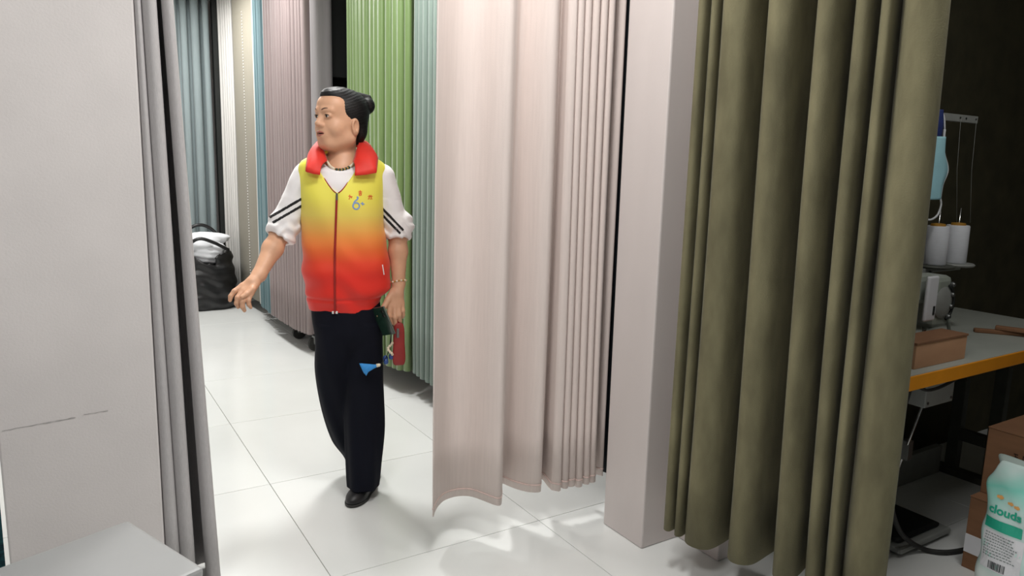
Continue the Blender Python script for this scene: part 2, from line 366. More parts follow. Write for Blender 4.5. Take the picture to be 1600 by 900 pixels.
# ------------------------------------------------------------------ volume modelling (smooth unions, then surface nets)
class Vol:
    def __init__(s, lo, hi, h):
        s.lo = np.array(lo, float); s.h = h
        s.n = np.ceil((np.array(hi) - s.lo) / h).astype(int) + 1
        s.ax = [s.lo[i] + h * np.arange(s.n[i]) for i in range(3)]
        s.F = np.full(s.n, 0.5, np.float32)
    def sl(s, lo, hi):
        sl = []; co = []
        for i in range(3):
            a = max(0, int((lo[i] - s.lo[i]) / s.h)); b = min(s.n[i], int((hi[i] - s.lo[i]) / s.h) + 2)
            sl.append(slice(a, max(a, b))); co.append(s.ax[i][a:max(a, b)].astype(np.float32))
        return tuple(sl), (co[0][:, None, None], co[1][None, :, None], co[2][None, None, :])
    def all(s): return s.sl(s.lo - 1, s.lo + 9)
    def put(s, prim, k=0.0, op='add'):
        fn, lo, hi = prim; m = k + 3 * s.h
        sl, c = s.sl(np.array(lo) - m, np.array(hi) + m)
        A = s.F[sl]
        if A.size == 0: return
        B = np.broadcast_to(fn(*c), A.shape).astype(np.float32)
        if op == 'add':
            if k > 0:
                hh = np.clip(0.5 + 0.5 * (A - B) / k, 0, 1); s.F[sl] = A * (1 - hh) + B * hh - k * hh * (1 - hh)
            else: s.F[sl] = np.minimum(A, B)
        else:
            B = -B
            if k > 0:
                hh = np.clip(0.5 - 0.5 * (A - B) / k, 0, 1); s.F[sl] = A * (1 - hh) + B * hh + k * hh * (1 - hh)
            else: s.F[sl] = np.maximum(A, B)
    def mesh(s):
        F = s.F.copy()
        for ax in range(3):
            for e in (0, -1):
                ix = [slice(None)] * 3; ix[ax] = e; F[tuple(ix)] = np.maximum(F[tuple(ix)], 1e-4)
        sg = F < 0
        cnt = np.zeros(np.array(F.shape) - 1, np.int8)
        N = F.shape
        cs = [(i, j, k) for i in (0, 1) for j in (0, 1) for k in (0, 1)]
        for i, j, k in cs: cnt += sg[i:N[0] - 1 + i, j:N[1] - 1 + j, k:N[2] - 1 + k]
        act = np.argwhere((cnt > 0) & (cnt < 8))
        ids = np.full(cnt.shape, -1, np.int32); ids[act[:, 0], act[:, 1], act[:, 2]] = np.arange(len(act))
        val = {c: F[act[:, 0] + c[0], act[:, 1] + c[1], act[:, 2] + c[2]] for c in cs}
        acc = np.zeros((len(act), 3)); num = np.zeros(len(act))
        for c in cs:
            for ax in range(3):
                if c[ax]: continue
                d = list(c); d[ax] = 1; d = tuple(d)
                a, b = val[c], val[d]; cr = (a < 0) != (b < 0)
                t = np.where(cr, a / np.where(cr, a - b, 1), 0)
                p = np.tile(np.array(c, float), (len(act), 1)); p[:, ax] = t
                acc += p * cr[:, None]; num += cr
        V = (act + acc / num[:, None]) * s.h + s.lo
        Q = []
        for ax in range(3):
            a1, a2 = (ax + 1) % 3, (ax + 2) % 3
            l = [slice(None)] * 3; r = [slice(None)] * 3; l[ax] = slice(0, -1); r[ax] = slice(1, None)
            e = np.argwhere(sg[tuple(l)] != sg[tuple(r)])
            e = e[(e[:, a1] > 0) & (e[:, a2] > 0) & (e[:, a1] < N[a1] - 1) & (e[:, a2] < N[a2] - 1)]
            flip = sg[tuple(l)][e[:, 0], e[:, 1], e[:, 2]]
            q = []
            for da, db in ((0, 0), (1, 0), (1, 1), (0, 1)):
                g = e.copy(); g[:, a1] -= da; g[:, a2] -= db; q.append(ids[g[:, 0], g[:, 1], g[:, 2]])
            q = np.stack(q, 1); q[~flip] = q[~flip][:, ::-1]
            Q.append(q[:, ::-1])
        return V, np.vstack(Q)[:, ::-1]
def vol_obj(vol, name, m, parent, smooth_it=0, single=False):
    V, Q = vol.mesh()
    if len(V) == 0: return None
    if single:       # keep only the largest connected piece
        lab = np.arange(len(V))
        for _ in range(400):
            mn = lab[Q].min(1); new = lab.copy()
            for c in range(4): np.minimum.at(new, Q[:, c], mn)
            if (new == lab).all(): break
            lab = new
        best = np.bincount(lab).argmax(); Q = Q[lab[Q[:, 0]] == best]
        used, inv = np.unique(Q, return_inverse=True); V = V[used]; Q = inv.reshape(-1, 4)
    me = bpy.data.meshes.new(name)
    me.vertices.add(len(V)); me.vertices.foreach_set('co', V.astype(np.float32).ravel())
    me.loops.add(len(Q) * 4); me.loops.foreach_set('vertex_index', Q.astype(np.int32).ravel())
    me.polygons.add(len(Q)); me.polygons.foreach_set('loop_start', np.arange(0, len(Q) * 4, 4, dtype=np.int32))
    me.update(); me.validate()
    if smooth_it:
        bm = bmesh.new(); bm.from_mesh(me)
        for _ in range(smooth_it): bmesh.ops.smooth_vert(bm, verts=bm.verts, factor=0.5, use_axis_x=True, use_axis_y=True, use_axis_z=True)
        bm.to_mesh(me); bm.free()
    return link(name, me, m, parent, True)
def cap(a, b, ra, rb=None):
    rb = ra if rb is None else rb
    a = np.array(a, float); b = np.array(b, float); d = b - a; L = float(d @ d) + 1e-12
    r = max(ra, rb)
    def fn(x, y, z):
        t = np.clip(((x - a[0]) * d[0] + (y - a[1]) * d[1] + (z - a[2]) * d[2]) / L, 0, 1)
        return np.sqrt((x - a[0] - t * d[0]) ** 2 + (y - a[1] - t * d[1]) ** 2 + (z - a[2] - t * d[2]) ** 2) - (ra + (rb - ra) * t)
    return fn, np.minimum(a, b) - r, np.maximum(a, b) + r
def ell(c, r, ax=None):
    c = np.array(c, float); A = np.eye(3) if ax is None else np.array(ax, float)
    R = max(r)
    def fn(x, y, z):
        dx, dy, dz = x - c[0], y - c[1], z - c[2]
        k0 = 0; k1 = 0
        for i in range(3):
            q = dx * A[i, 0] + dy * A[i, 1] + dz * A[i, 2]
            k0 = k0 + (q / r[i]) ** 2; k1 = k1 + (q / r[i] ** 2) ** 2
        k0 = np.sqrt(k0); k1 = np.sqrt(k1) + 1e-9
        return k0 * (k0 - 1) / k1
    return fn, c - R, c + R
def col(tab, n=2.3, zr=0.01, disp=None):
    T_ = np.array(sorted(tab), float)     # z, cx, cy, rx, ry
    zt = T_[:, 0]; lo = zt[0]; hi = zt[-1]
    def sm(z, j):
        return np.interp(z, zz, dense[:, j])
    d3 = catmull(T_, 6); zz = d3[:, 0]; dense = d3
    def fn(x, y, z):
        zc = z.ravel() if hasattr(z, 'ravel') else np.array([z])
        cx, cy, rx, ry = [np.interp(zc, zz, dense[:, j]).reshape(np.shape(z)).astype(np.float32) for j in (1, 2, 3, 4)]
        q = (np.abs((x - cx) / rx) ** n + np.abs((y - cy) / ry) ** n) ** (1.0 / n)
        f = (q - 1) * np.minimum(rx, ry)
        if disp is not None: f = f + disp(x - cx, y - cy, z)
        e = np.maximum(lo - z, z - hi)
        return np.maximum(f, e)
    m = np.max(np.abs(T_[:, 1:3]), 0) + np.max(T_[:, 3:5], 0) + 0.02
    return fn, np.array([-m[0], -m[1], lo]), np.array([m[0], m[1], hi])
def smax(a, b, k):
    h = np.clip(0.5 - 0.5 * (a - b) / k, 0, 1)
    return a * (1 - h) + b * h + k * h * (1 - h)

# ------------------------------------------------------------------ the woman (local x: image right, y: away from the camera, z: up)
PX, PY = np.array([0.94323, -0.33213, 0]), np.array([0.33213, 0.94323, 0])
person = empty('person', (0.95, 2.70, 0), math.atan2(-0.33213, 0.94323))
tag(person, 'woman in a yellow and red vest walking and gesturing between the curtains', 'person')
M_['skin'] = mat('skin', srgb(206, 159, 128), 0.5, 0.06, (25, 25, 25), 0.05, (300, 300, 300))
_b = M_['skin'].node_tree.nodes['Principled BSDF']
_b.inputs['Subsurface Weight'].default_value = 0.08; _b.inputs['Subsurface Radius'].default_value = (0.01, 0.004, 0.002); _b.inputs['Subsurface Scale'].default_value = 0.5
M_['lip'] = mat('lip', srgb(164, 100, 86), 0.4, 0.05)
M_['mouth'] = mat('mouth_inside', srgb(70, 32, 30), 0.6, 0.05)
M_['teeth'] = mat('teeth', srgb(205, 190, 172), 0.35, 0.03)
M_['hair'] = mat('black_hair', srgb(13, 12, 13), 0.5, 0.3, (60, 60, 200), 0.6, (90, 90, 400), spec=0.3)
M_['brow'] = mat('eyebrow_hair', srgb(92, 66, 54), 0.7, 0.1)
M_['eyewhite'] = mat('eye_white', srgb(214, 205, 196), 0.25, 0.02)
M_['iris'] = mat('dark_iris', srgb(26, 18, 15), 0.15, 0.05)
M_['shirt'] = mat('white_knit', srgb(232, 230, 231), 0.85, 0.03, (12, 12, 12), 0.35, (40, 40, 40), 0.2)
M_['stripe'] = mat('black_stripe', srgb(18, 18, 20), 0.8, 0.1)
M_['red'] = mat('red_cloth', srgb(214, 40, 26), 0.6, 0.06, (20, 20, 20), 0.2, (60, 60, 60), 0.1)
M_['zip'] = mat('dark_red_tape', srgb(150, 26, 20), 0.6, 0.1)
M_['trousers'] = mat('navy_crepe', srgb(14, 16, 26), 0.85, 0.15, (8, 8, 3), 0.2, (80, 80, 30), spec=0.15)
M_['shoe'] = mat('black_leather', srgb(22, 22, 24), 0.45, 0.1, (20, 20, 20))
# vest cloth: dyed from yellow at the shoulders through orange to red
def vest_mat():
    m = mat('dip_dyed_vest_cloth', srgb(236, 214, 60), 0.55, 0.0, bump=0.25, bscale=(14, 14, 9)); nt = m.node_tree; b = nt.nodes['Principled BSDF']
    tc = nt.nodes.new('ShaderNodeTexCoord'); sp = nt.nodes.new('ShaderNodeSeparateXYZ'); nt.links.new(tc.outputs['Object'], sp.inputs[0])
    mr = nt.nodes.new('ShaderNodeMapRange'); mr.inputs[1].default_value = 0.75; mr.inputs[2].default_value = 1.40
    nt.links.new(sp.outputs['Z'], mr.inputs[0]); r = nt.nodes.new('ShaderNodeValToRGB'); nt.links.new(mr.outputs[0], r.inputs[0])
    cr = r.color_ramp
    stops = [(0.0, srgb(216, 32, 18)), (0.25, srgb(220, 38, 20)), (0.33, srgb(224, 62, 28)), (0.40, srgb(230, 104, 42)), (0.47, srgb(234, 142, 62)), (0.53, srgb(230, 172, 80)), (0.60, srgb(226, 204, 92)), (0.70, srgb(230, 220, 84)), (1.0, srgb(232, 228, 80))]
    cr.elements[0].position, cr.elements[0].color = stops[0]; cr.elements[1].position, cr.elements[1].color = stops[-1]
    for p, c in stops[1:-1]:
        e = cr.elements.new(p); e.color = c
    nt.links.new(r.outputs[0], b.inputs['Base Color']); b.inputs['Sheen Weight'].default_value = 0.1
    return m
M_['vest'] = vest_mat()

# --- head frame
HA = math.radians(52); HC = np.array([-0.026, -0.005, 0.0])
fw = np.array([-math.sin(HA), -math.cos(HA), 0.0]); sd = np.array([math.cos(HA), -math.sin(HA), 0.0]); up = np.array([0, 0, 1.0])
HAX = np.array([sd, fw, up])
def hp(s, b, c): return HC + sd * s + fw * b + up * c
def hell(s, b, c, r): return ell(hp(s, b, c), r, HAX)
def hcap(p, q, ra, rb=None): return cap(hp(*p), hp(*q), ra, rb)
# --- arm joints
RS, RE, RW = np.array([-0.150, 0.0, 1.275]), np.array([-0.250, -0.015, 1.065]), np.array([-0.318, -0.135, 0.925])
LS, LE, LW = np.array([0.120, 0.0, 1.275]), np.array([0.186, 0.02, 1.06]), np.array([0.186, -0.03, 0.872])

B = Vol((-0.43, -0.27, 0.66), (0.26, 0.16, 1.625), 0.0026)
# torso core, neck, shoulders
B.put(col([(0.86, -0.02, 0.0, 0.12, 0.075), (1.0, -0.02, 0, 0.115, 0.075), (1.15, -0.025, 0, 0.12, 0.08), (1.25, -0.02, 0, 0.125, 0.075), (1.30, -0.02, 0.005, 0.08, 0.06)]), 0.0)
B.put(cap((-0.022, 0.018, 1.27), (-0.022, 0.012, 1.43), 0.054, 0.050), 0.03)
B.put(cap((-0.03, -0.03, 1.29), (-0.02, -0.01, 1.32), 0.045, 0.045), 0.03)
B.put(cap(RS, (-0.04, 0.01, 1.30), 0.04, 0.05), 0.03); B.put(cap(LS, (0.0, 0.01, 1.30), 0.04, 0.05), 0.03)
# head
B.put(hell(0, -0.018, 1.513, (0.073, 0.091, 0.083)), 0.02)
B.put(hell(0, 0.020, 1.460, (0.064, 0.071, 0.075)), 0.03)
B.put(hell(0, 0.045, 1.535, (0.056, 0.044, 0.045)), 0.03)          # forehead
B.put(hcap((-0.012, 0.066, 1.402), (0.012, 0.066, 1.402), 0.022), 0.025)   # chin
for q in (-1, 1):
    B.put(hell(q * 0.036, 0.055, 1.452, (0.026, 0.026, 0.028)), 0.02)      # cheek
    B.put(hcap((q * 0.050, 0.0, 1.418), (q * 0.022, 0.052, 1.400), 0.020, 0.017), 0.03)  # jaw
    B.put(hcap((q * 0.014, 0.088, 1.518), (q * 0.042, 0.074, 1.516), 0.007, 0.006), 0.015)    # brow ridge
    B.put(hell(q * 0.030, 0.105, 1.497, (0.019, 0.017, 0.011)), 0.012, 'sub')   # socket
B.put(hcap((0, 0.084, 1.505), (0, 0.100, 1.470), 0.0065, 0.0110), 0.012)    # nose
B.put(hell(0, 0.101, 1.467, (0.012, 0.010, 0.009)), 0.006)
for q in (-1, 1): B.put(hell(q * 0.0140, 0.092, 1.463, (0.0080, 0.011, 0.0080)), 0.004)
B.put(hell(0, 0.080, 1.432, (0.030, 0.020, 0.024)), 0.015)                 # muzzle
for q in (-1, 1):
    B.put(hell(q * 0.030, 0.076, 1.497, (0.0165, 0.0135, 0.0115)), 0.005)  # lids
    B.put(hell(q * 0.030, 0.091, 1.4955, (0.0140, 0.011, 0.0050)), 0.002, 'sub')  # eye slit
B.put(hell(0.002, 0.103, 1.4335, (0.023, 0.021, 0.0066)), 0.003, 'sub')         # open mouth
# ear on both sides
for q in (-1, 1):
    c_ = hp(q * 0.071, -0.012, 1.462); tilt = np.array([sd * 0.94 * q + fw * -0.34, fw * 0.94 + sd * q * 0.34, up])
    B.put(ell(c_, (0.010, 0.021, 0.033), tilt), 0.004)
    B.put(ell(c_ + sd * q * 0.010 + fw * 0.004, (0.009, 0.012, 0.021), tilt), 0.003, 'sub')
    B.put(cap(hp(q * 0.074, -0.002, 1.458), hp(q * 0.078, -0.006, 1.446), 0.004), 0.004)
# arms
def chain(vol, pts, rs, k):
    for i in range(len(pts) - 1): vol.put(cap(pts[i], pts[i + 1], rs[i], rs[i + 1]), k)
chain(B, [RS, RE], [0.04, 0.036], 0.02)
mid = RE * 0.62 + RW * 0.38
chain(B, [RE, mid, RW], [0.034, 0.0355, 0.0245], 0.02)
chain(B, [LS, LE], [0.04, 0.036], 0.02)
mid = LE * 0.65 + LW * 0.35
chain(B, [LE, mid, LW], [0.035, 0.035, 0.0245], 0.02)
# her left hand (image right): back of the hand to the camera, thumb to image left
def P3(*a): return np.array(a, float)
B.put(cap(LW, P3(0.180, -0.045, 0.835), 0.024, 0.024), 0.012)
for a, b in (((0.172, -0.05, 0.84), (0.150, -0.062, 0.795)), ((0.178, -0.05, 0.84), (0.168, -0.064, 0.788)), ((0.183, -0.048, 0.84), (0.184, -0.060, 0.790)), ((0.188, -0.045, 0.84), (0.197, -0.050, 0.797))):
    B.put(cap(a, b, 0.0125, 0.0115), 0.010)
LF = [([(0.150, -0.062, 0.795), (0.146, -0.076, 0.752), (0.152, -0.070, 0.722), (0.158, -0.058, 0.703)], [0.0105, 0.0092, 0.0085, 0.0070]),
      ([(0.168, -0.064, 0.788), (0.168, -0.080, 0.748), (0.171, -0.072, 0.718), (0.174, -0.058, 0.700)], [0.0105, 0.0095, 0.0086, 0.0072]),
      ([(0.184, -0.060, 0.790), (0.186, -0.074, 0.755), (0.188, -0.066, 0.730), (0.189, -0.052, 0.716)], [0.0102, 0.0090, 0.0082, 0.0070]),
      ([(0.197, -0.050, 0.797), (0.201, -0.060, 0.770), (0.202, -0.052, 0.752), (0.201, -0.042, 0.740)], [0.0095, 0.0080, 0.0074, 0.0064]),
      ([(0.166, -0.045, 0.845), (0.142, -0.066, 0.812), (0.122, -0.080, 0.780), (0.106, -0.078, 0.757)], [0.0150, 0.0125, 0.0105, 0.0080])]
for pts, rs in LF: chain(B, pts, rs, 0.004)
# her right hand (image left): loosely pointing
B.put(cap(RW, P3(-0.338, -0.165, 0.903), 0.0245, 0.022), 0.012)
kn = [P3(-0.371, -0.176, 0.893), P3(-0.366, -0.190, 0.880), P3(-0.354, -0.198, 0.871), P3(-0.340, -0.200, 0.868)]
wr = [P3(-0.336, -0.158, 0.912), P3(-0.334, -0.163, 0.908), P3(-0.330, -0.166, 0.902), P3(-0.326, -0.166, 0.898)]
for a, b in zip(wr, kn): B.put(cap(a, b, 0.0125, 0.0110), 0.010)
RF = [([kn[0], P3(-0.395, -0.196, 0.877), P3(-0.406, -0.206, 0.861), P3(-0.408, -0.210, 0.848)], [0.0102, 0.0090, 0.0082, 0.0068]),
      ([kn[1], P3(-0.383, -0.212, 0.857), P3(-0.386, -0.215, 0.838), P3(-0.382, -0.212, 0.824)], [0.0102, 0.0092, 0.0084, 0.0070]),
      ([kn[2], P3(-0.366, -0.220, 0.846), P3(-0.366, -0.221, 0.826), P3(-0.361, -0.216, 0.812)], [0.0100, 0.0090, 0.0082, 0.0068]),
      ([kn[3], P3(-0.346, -0.218, 0.848), P3(-0.345, -0.218, 0.833), P3(-0.340, -0.214, 0.822)], [0.0092, 0.0080, 0.0074, 0.0062]),
      ([P3(-0.330, -0.172, 0.898), P3(-0.336, -0.196, 0.884), P3(-0.352, -0.214, 0.870), P3(-0.366, -0.226, 0.862)], [0.0140, 0.0115, 0.0098, 0.0078])]
for pts, rs in RF: chain(B, pts, rs, 0.004)
body = vol_obj(B, 'body', M_['skin'], person, 1); del B

# --- face details
def hv(name, m, prims, lo, hi, h=0.0012, parent=None, k=0.001):
    v = Vol(lo, hi, h)
    for p in prims: v.put(p, k)
    return vol_obj(v, name, m, parent or person, 1)
for q in (-1, 1):
    e = hv('eye', M_['eyewhite'], [hell(q * 0.030, 0.0745, 1.4955, (0.0145, 0.0118, 0.0085))], hp(q * 0.030, 0.0745, 1.4955) - 0.02, hp(q * 0.030, 0.0745, 1.4955) + 0.02, 0.0012, body)
    ic = hp(q * 0.030 - 0.001, 0.0815, 1.4955)
    hv('iris', M_['iris'], [ell(ic, (0.0072, 0.0060, 0.0074), HAX)], ic - 0.01, ic + 0.01, 0.0009, e)
    lc = [hp(q * 0.030 + x, 0.0900 - 55 * x * x, 1.5005 - 16 * x * x) for x in np.linspace(-0.0135, 0.0135, 7)]
    hv('eyelash', M_['iris'], [cap(lc[i], lc[i + 1], 0.0014) for i in range(6)], np.min(lc, 0) - 0.004, np.max(lc, 0) + 0.004, 0.0008, e, 0)
    bc = [hp(q * (0.016 + 0.030 * t), 0.0945 - 0.020 * t ** 1.6, 1.5180 + 0.0055 * math.sin(t * 3.3)) for t in np.linspace(0, 1, 7)]
    hv('eyebrow', M_['brow'], [cap(bc[i], bc[i + 1], 0.0026 - 0.0002 * i, 0.0026 - 0.0002 * (i + 1)) for i in range(6)], np.min(bc, 0) - 0.006, np.max(bc, 0) + 0.006, 0.001, body, 0.001)
ul = [hp(x, 0.0995 - 22 * x * x, 1.4400 - 8.5 * x * x + (-0.0012 if abs(x) < 0.002 else 0)) for x in np.linspace(-0.023, 0.023, 9)]
ll = [hp(x, 0.0970 - 22 * x * x, 1.4264 + 10 * x * x) for x in np.linspace(-0.022, 0.022, 9)]
hv('lips', M_['lip'], [cap(ul[i], ul[i + 1], 0.0036 - 0.0003 * abs(i - 4)) for i in range(8)] + [cap(ll[i], ll[i + 1], 0.0044 - 0.0004 * abs(i - 4)) for i in range(8)], hp(0, 0.09, 1.434) - 0.03, hp(0, 0.09, 1.434) + 0.03, 0.001, body, 0.001)
hv('teeth', M_['teeth'], [hell(0, 0.084, 1.4375, (0.016, 0.009, 0.0030))], hp(0, 0.08, 1.4375) - 0.02, hp(0, 0.08, 1.4375) + 0.02, 0.001, body)
hv('mouth_inside', M_['mouth'], [hell(0, 0.0800, 1.4335, (0.021, 0.011, 0.0065))], hp(0, 0.0765, 1.4335) - 0.024, hp(0, 0.0765, 1.4335) + 0.024, 0.001, body)

# --- hair: combed back into a bun
Hh = Vol((-0.14, -0.13, 1.37), (0.11, 0.13, 1.63), 0.0024)
Hh.put(hell(0, -0.022, 1.518, (0.080, 0.094, 0.085)))
Hh.put(hell(0.0, 0.022, 1.572, (0.050, 0.058, 0.033)), 0.018)     # volume over the forehead
Hh.put(hell(0, -0.062, 1.456, (0.060, 0.042, 0.060)), 0.02)       # nape
sl_, (x_, y_, z_) = Hh.all()
s_ = (x_ - HC[0]) * sd[0] + (y_ - HC[1]) * sd[1]; b_ = (x_ - HC[0]) * fw[0] + (y_ - HC[1]) * fw[1]
comb = 0.0004 * np.sin((z_ * 0.9 + 0.25 * b_) * 700 + np.sin(b_ * 40) * 1.5)
bl = np.interp(z_.ravel(), [1.37, 1.43, 1.455, 1.475, 1.487, 1.50, 1.52, 1.545, 1.558, 1.57, 1.60, 1.63], [-0.052, -0.045, -0.036, -0.022, 0.022, 0.033, 0.040, 0.048, 0.060, 0.085, 0.12, 0.14]).reshape(z_.shape)
cut = (b_ - (bl - 2.0 * s_ ** 2 * 0.0)) * 0.75                           # keep behind the hairline
Hh.F = smax(Hh.F + comb, np.broadcast_to(cut, Hh.F.shape), 0.010).astype(np.float32)
hair = None
bun = hp(0.020, -0.106, 1.546)
Hh.put(ell(bun, (0.034, 0.030, 0.033), HAX), 0.008)
Hh.put(cap(hp(0.004, -0.075, 1.575), hp(0.020, -0.112, 1.572), 0.020, 0.016), 0.006)
hair = vol_obj(Hh, 'hair', M_['hair'], person, 0); del Hh

# --- vest
VT = [(0.772, -0.020, -0.002, 0.136, 0.106), (0.80, -0.018, -0.003, 0.139, 0.110), (0.825, -0.014, -0.005, 0.146, 0.115), (0.86, -0.008, -0.006, 0.160, 0.122), (0.92, -0.011, -0.006, 0.167, 0.125), (0.99, -0.013, -0.005, 0.162, 0.122),
      (1.05, -0.017, -0.005, 0.157, 0.119), (1.10, -0.022, -0.005, 0.153, 0.120), (1.18, -0.028, -0.005, 0.157, 0.121), (1.25, -0.024, 0.0, 0.166, 0.112), (1.30, -0.020, 0.004, 0.172, 0.100), (1.40, -0.020, 0.010, 0.170, 0.085)]
def shoulder(f, x, y, z, dz=0.0):
    xr = np.abs(x + 0.018)
    zs = 1.382 + dz - 0.42 * np.clip(xr - 0.05, 0, 1) - 1.6 * np.clip(xr - 0.15, 0, 1) ** 1.5 * 3
    return smax(f, (z - zs) * 0.9, 0.035)
Vv = Vol((-0.24, -0.17, 0.755), (0.20, 0.17, 1.42), 0.0032)
sl_, (x_, y_, z_) = Vv.all()
fcol = col(VT, 2.25)[0]
fv = fcol(x_, y_, z_)
wr_ = 0.0032 * np.sin(z_ * 62 + x_ * 22 + np.sin(x_ * 30) * 1.4) * np.clip((1.1 - z_) * 4, 0.15, 1) + 0.0018 * np.sin(x_ * 55 + z_ * 25)
band = 0.004 * np.exp(-((z_ - 0.822) / 0.006) ** 2)
fv = fv + wr_ + band
fv = shoulder(fv, x_, y_, z_)
vw = 0.062 * np.clip((z_ - 1.222) / 0.075, 0, 3) ** 0.75
neckcut = np.maximum(np.abs(x_ + 0.040) - vw, y_ - 0.01)
fv = smax(fv, -neckcut, 0.004)
nk = np.sqrt(((x_ + 0.022) / 1.0) ** 2 + (y_ - 0.012) ** 2) - 0.073
fv = smax(fv, -np.maximum(nk, 1.30 - z_), 0.004)
fv = smax(fv, -(0.0024 - np.abs(x_ + 0.049)) + np.clip(y_ + 0.02, 0, 1) * 5, 0.002) if False else fv
Vv.F = fv.astype(np.float32)
vest = vol_obj(Vv, 'vest', M_['vest'], person, 1); del Vv
vbvh = BVHTree.FromPolygons([v.co.copy() for v in vest.data.vertices], [tuple(p.vertices) for p in vest.data.polygons])
def vfront(x, z, off=0.0015):
    h = vbvh.ray_cast(Vector((x, -1, z)), Vector((0, 1, 0)))[0]
    return (h.y if h else -0.11) - off
def ribbon(bm, pts, w, bv, off, th=0.0008):
    """a flat stroke of width w following 2-D points, laid on the cloth"""
    pts = [np.array(p, float) for p in pts]; rows = []
    for i, p in enumerate(pts):
        t = pts[min(i + 1, len(pts) - 1)] - pts[max(i - 1, 0)]; t /= (np.linalg.norm(t) + 1e-9); n = np.array([-t[1], t[0]])
        ww = w[i] if hasattr(w, '__len__') else w
        rows.append([(p + n * ww / 2), (p - n * ww / 2)])
    vs = [[bm.verts.new((q[0], bv(q[0], q[1], off), q[1])) for q in r] for r in rows]
    for i in range(len(vs) - 1): bm.faces.new((vs[i][0], vs[i][1], vs[i + 1][1], vs[i + 1][0]))
def line2(a, b, n=5): return [np.array(a) * (1 - t) + np.array(b) * t for t in np.linspace(0, 1, n)]
# zip line
bm = bmesh.new(); ribbon(bm, line2((-0.0415, 1.228), (-0.052, 1.0), 14) + line2((-0.052, 1.0), (-0.055, 0.774), 16)[1:], 0.0075, vfront, 0.0028)
zp = from_bm('zipper', bm, M_['zip'], vest, True); md = zp.modifiers.new('t', 'SOLIDIFY'); md.thickness = 0.003; md.offset = 0
bm = bmesh.new()
ribbon(bm, [(-0.0415 - 0.9 * 0.062 * (t / 0.075) ** 0.75 - 0.001, 1.224 + t) for t in np.linspace(0, 0.07, 12)], 0.006, vfront, 0.002)
ribbon(bm, [(-0.0395 + 0.9 * 0.062 * (t / 0.075) ** 0.75 + 0.001, 1.224 + t) for t in np.linspace(0, 0.07, 12)], 0.006, vfront, 0.002)
pi_ = from_bm('zipper_tape', bm, M_['zip'], vest, True); md = pi_.modifiers.new('t', 'SOLIDIFY'); md.thickness = 0.003; md.offset = 0
box('zipper_pull', (-0.0455, vfront(-0.042, 1.212) - 0.005, 1.196), (-0.0385, vfront(-0.042, 1.212) - 0.001, 1.222), M_['steel'], zp, 0.001)
for dx in (-0.007, 0.006):
    box('zipper_stop', (-0.055 + dx - 0.004, vfront(-0.055, 0.778) - 0.004, 0.772), (-0.055 + dx + 0.004, vfront(-0.055, 0.778), 0.782), M_['white_metal'], zp, 0.001)
# emblem: blue-grey 6+ and three small red characters in an arc
M_['emb_blue'] = mat('blue_grey_print', srgb(122, 150, 196), 0.6, 0.05)
M_['emb_red'] = mat('red_print', srgb(216, 84, 34), 0.6, 0.05)
cx6, cz6, s6 = 0.0265, 1.176, 0.0145
bm = bmesh.new()
ring = [(cx6 + s6 * 0.80 * math.cos(a), cz6 + s6 * 0.80 * math.sin(a)) for a in np.linspace(PI * 0.5, -PI * 1.5, 26)]
ribbon(bm, ring, 0.0050, vfront, 0.0012)
tail6 = catmull([(cx6 - 0.0112, cz6 + 0.002), (cx6 - 0.006, cz6 + 0.015), (cx6 + 0.004, cz6 + 0.024), (cx6 + 0.007, cz6 + 0.030), (cx6 + 0.002, cz6 + 0.033)], 5)
ribbon(bm, tail6, 0.0052, vfront, 0.0014)
ribbon(bm, line2((cx6 + 0.016, cz6 + 0.009), (cx6 + 0.030, cz6 + 0.007)), 0.0036, vfront, 0.0012)
ribbon(bm, line2((cx6 + 0.0225, cz6 + 0.014), (cx6 + 0.0235, cz6 + 0.002)), 0.0036, vfront, 0.0014)
o = from_bm('emblem_numeral', bm, M_['emb_blue'], vest); md = o.modifiers.new('t', 'SOLIDIFY'); md.thickness = 0.001; tag(o, 'blue-grey printed 6+')
chars = [((0.006, 1.208), [((-6, 3), (6, 1)), ((-2, 7), (-1, 1)), ((-1, 1), (-4, -7)), ((1, 1), (4, -3))]),
         ((0.0415, 1.222), [((-5, 5), (5, 5)), ((0, 9), (0, 1)), ((-5, 1), (5, 1)), ((-3, -2), (3, -2)), ((-3, -6), (3, -6)), ((-3, -2), (-3, -6)), ((3, -2), (3, -6))]),
         ((0.078, 1.207), [((-7, 3), (7, 3)), ((-3, 7), (-1, 3)), ((2, 7), (3, 3)), ((-2, 2), (-6, -6)), ((2, 2), (5, -6)), ((-1, -3), (1, -6))])]
for (cx, cz), strokes in chars:
    bm = bmesh.new()
    for a, b in strokes:
        ribbon(bm, line2((cx + a[0] * 0.00125, cz + a[1] * 0.00125), (cx + b[0] * 0.00125, cz + b[1] * 0.00125), 3), 0.0024, vfront, 0.0012)
    o = from_bm('emblem_character', bm, M_['emb_red'], vest); md = o.modifiers.new('t', 'SOLIDIFY'); md.thickness = 0.001
# pocket slit piping
bm = bmesh.new(); ribbon(bm, line2((0.122, 0.955), (0.128, 0.915), 8), 0.003, vfront, 0.002)
o = from_bm('pocket_piping', bm, M_['shirt'], vest); md = o.modifiers.new('t', 'SOLIDIFY'); md.thickness = 0.002
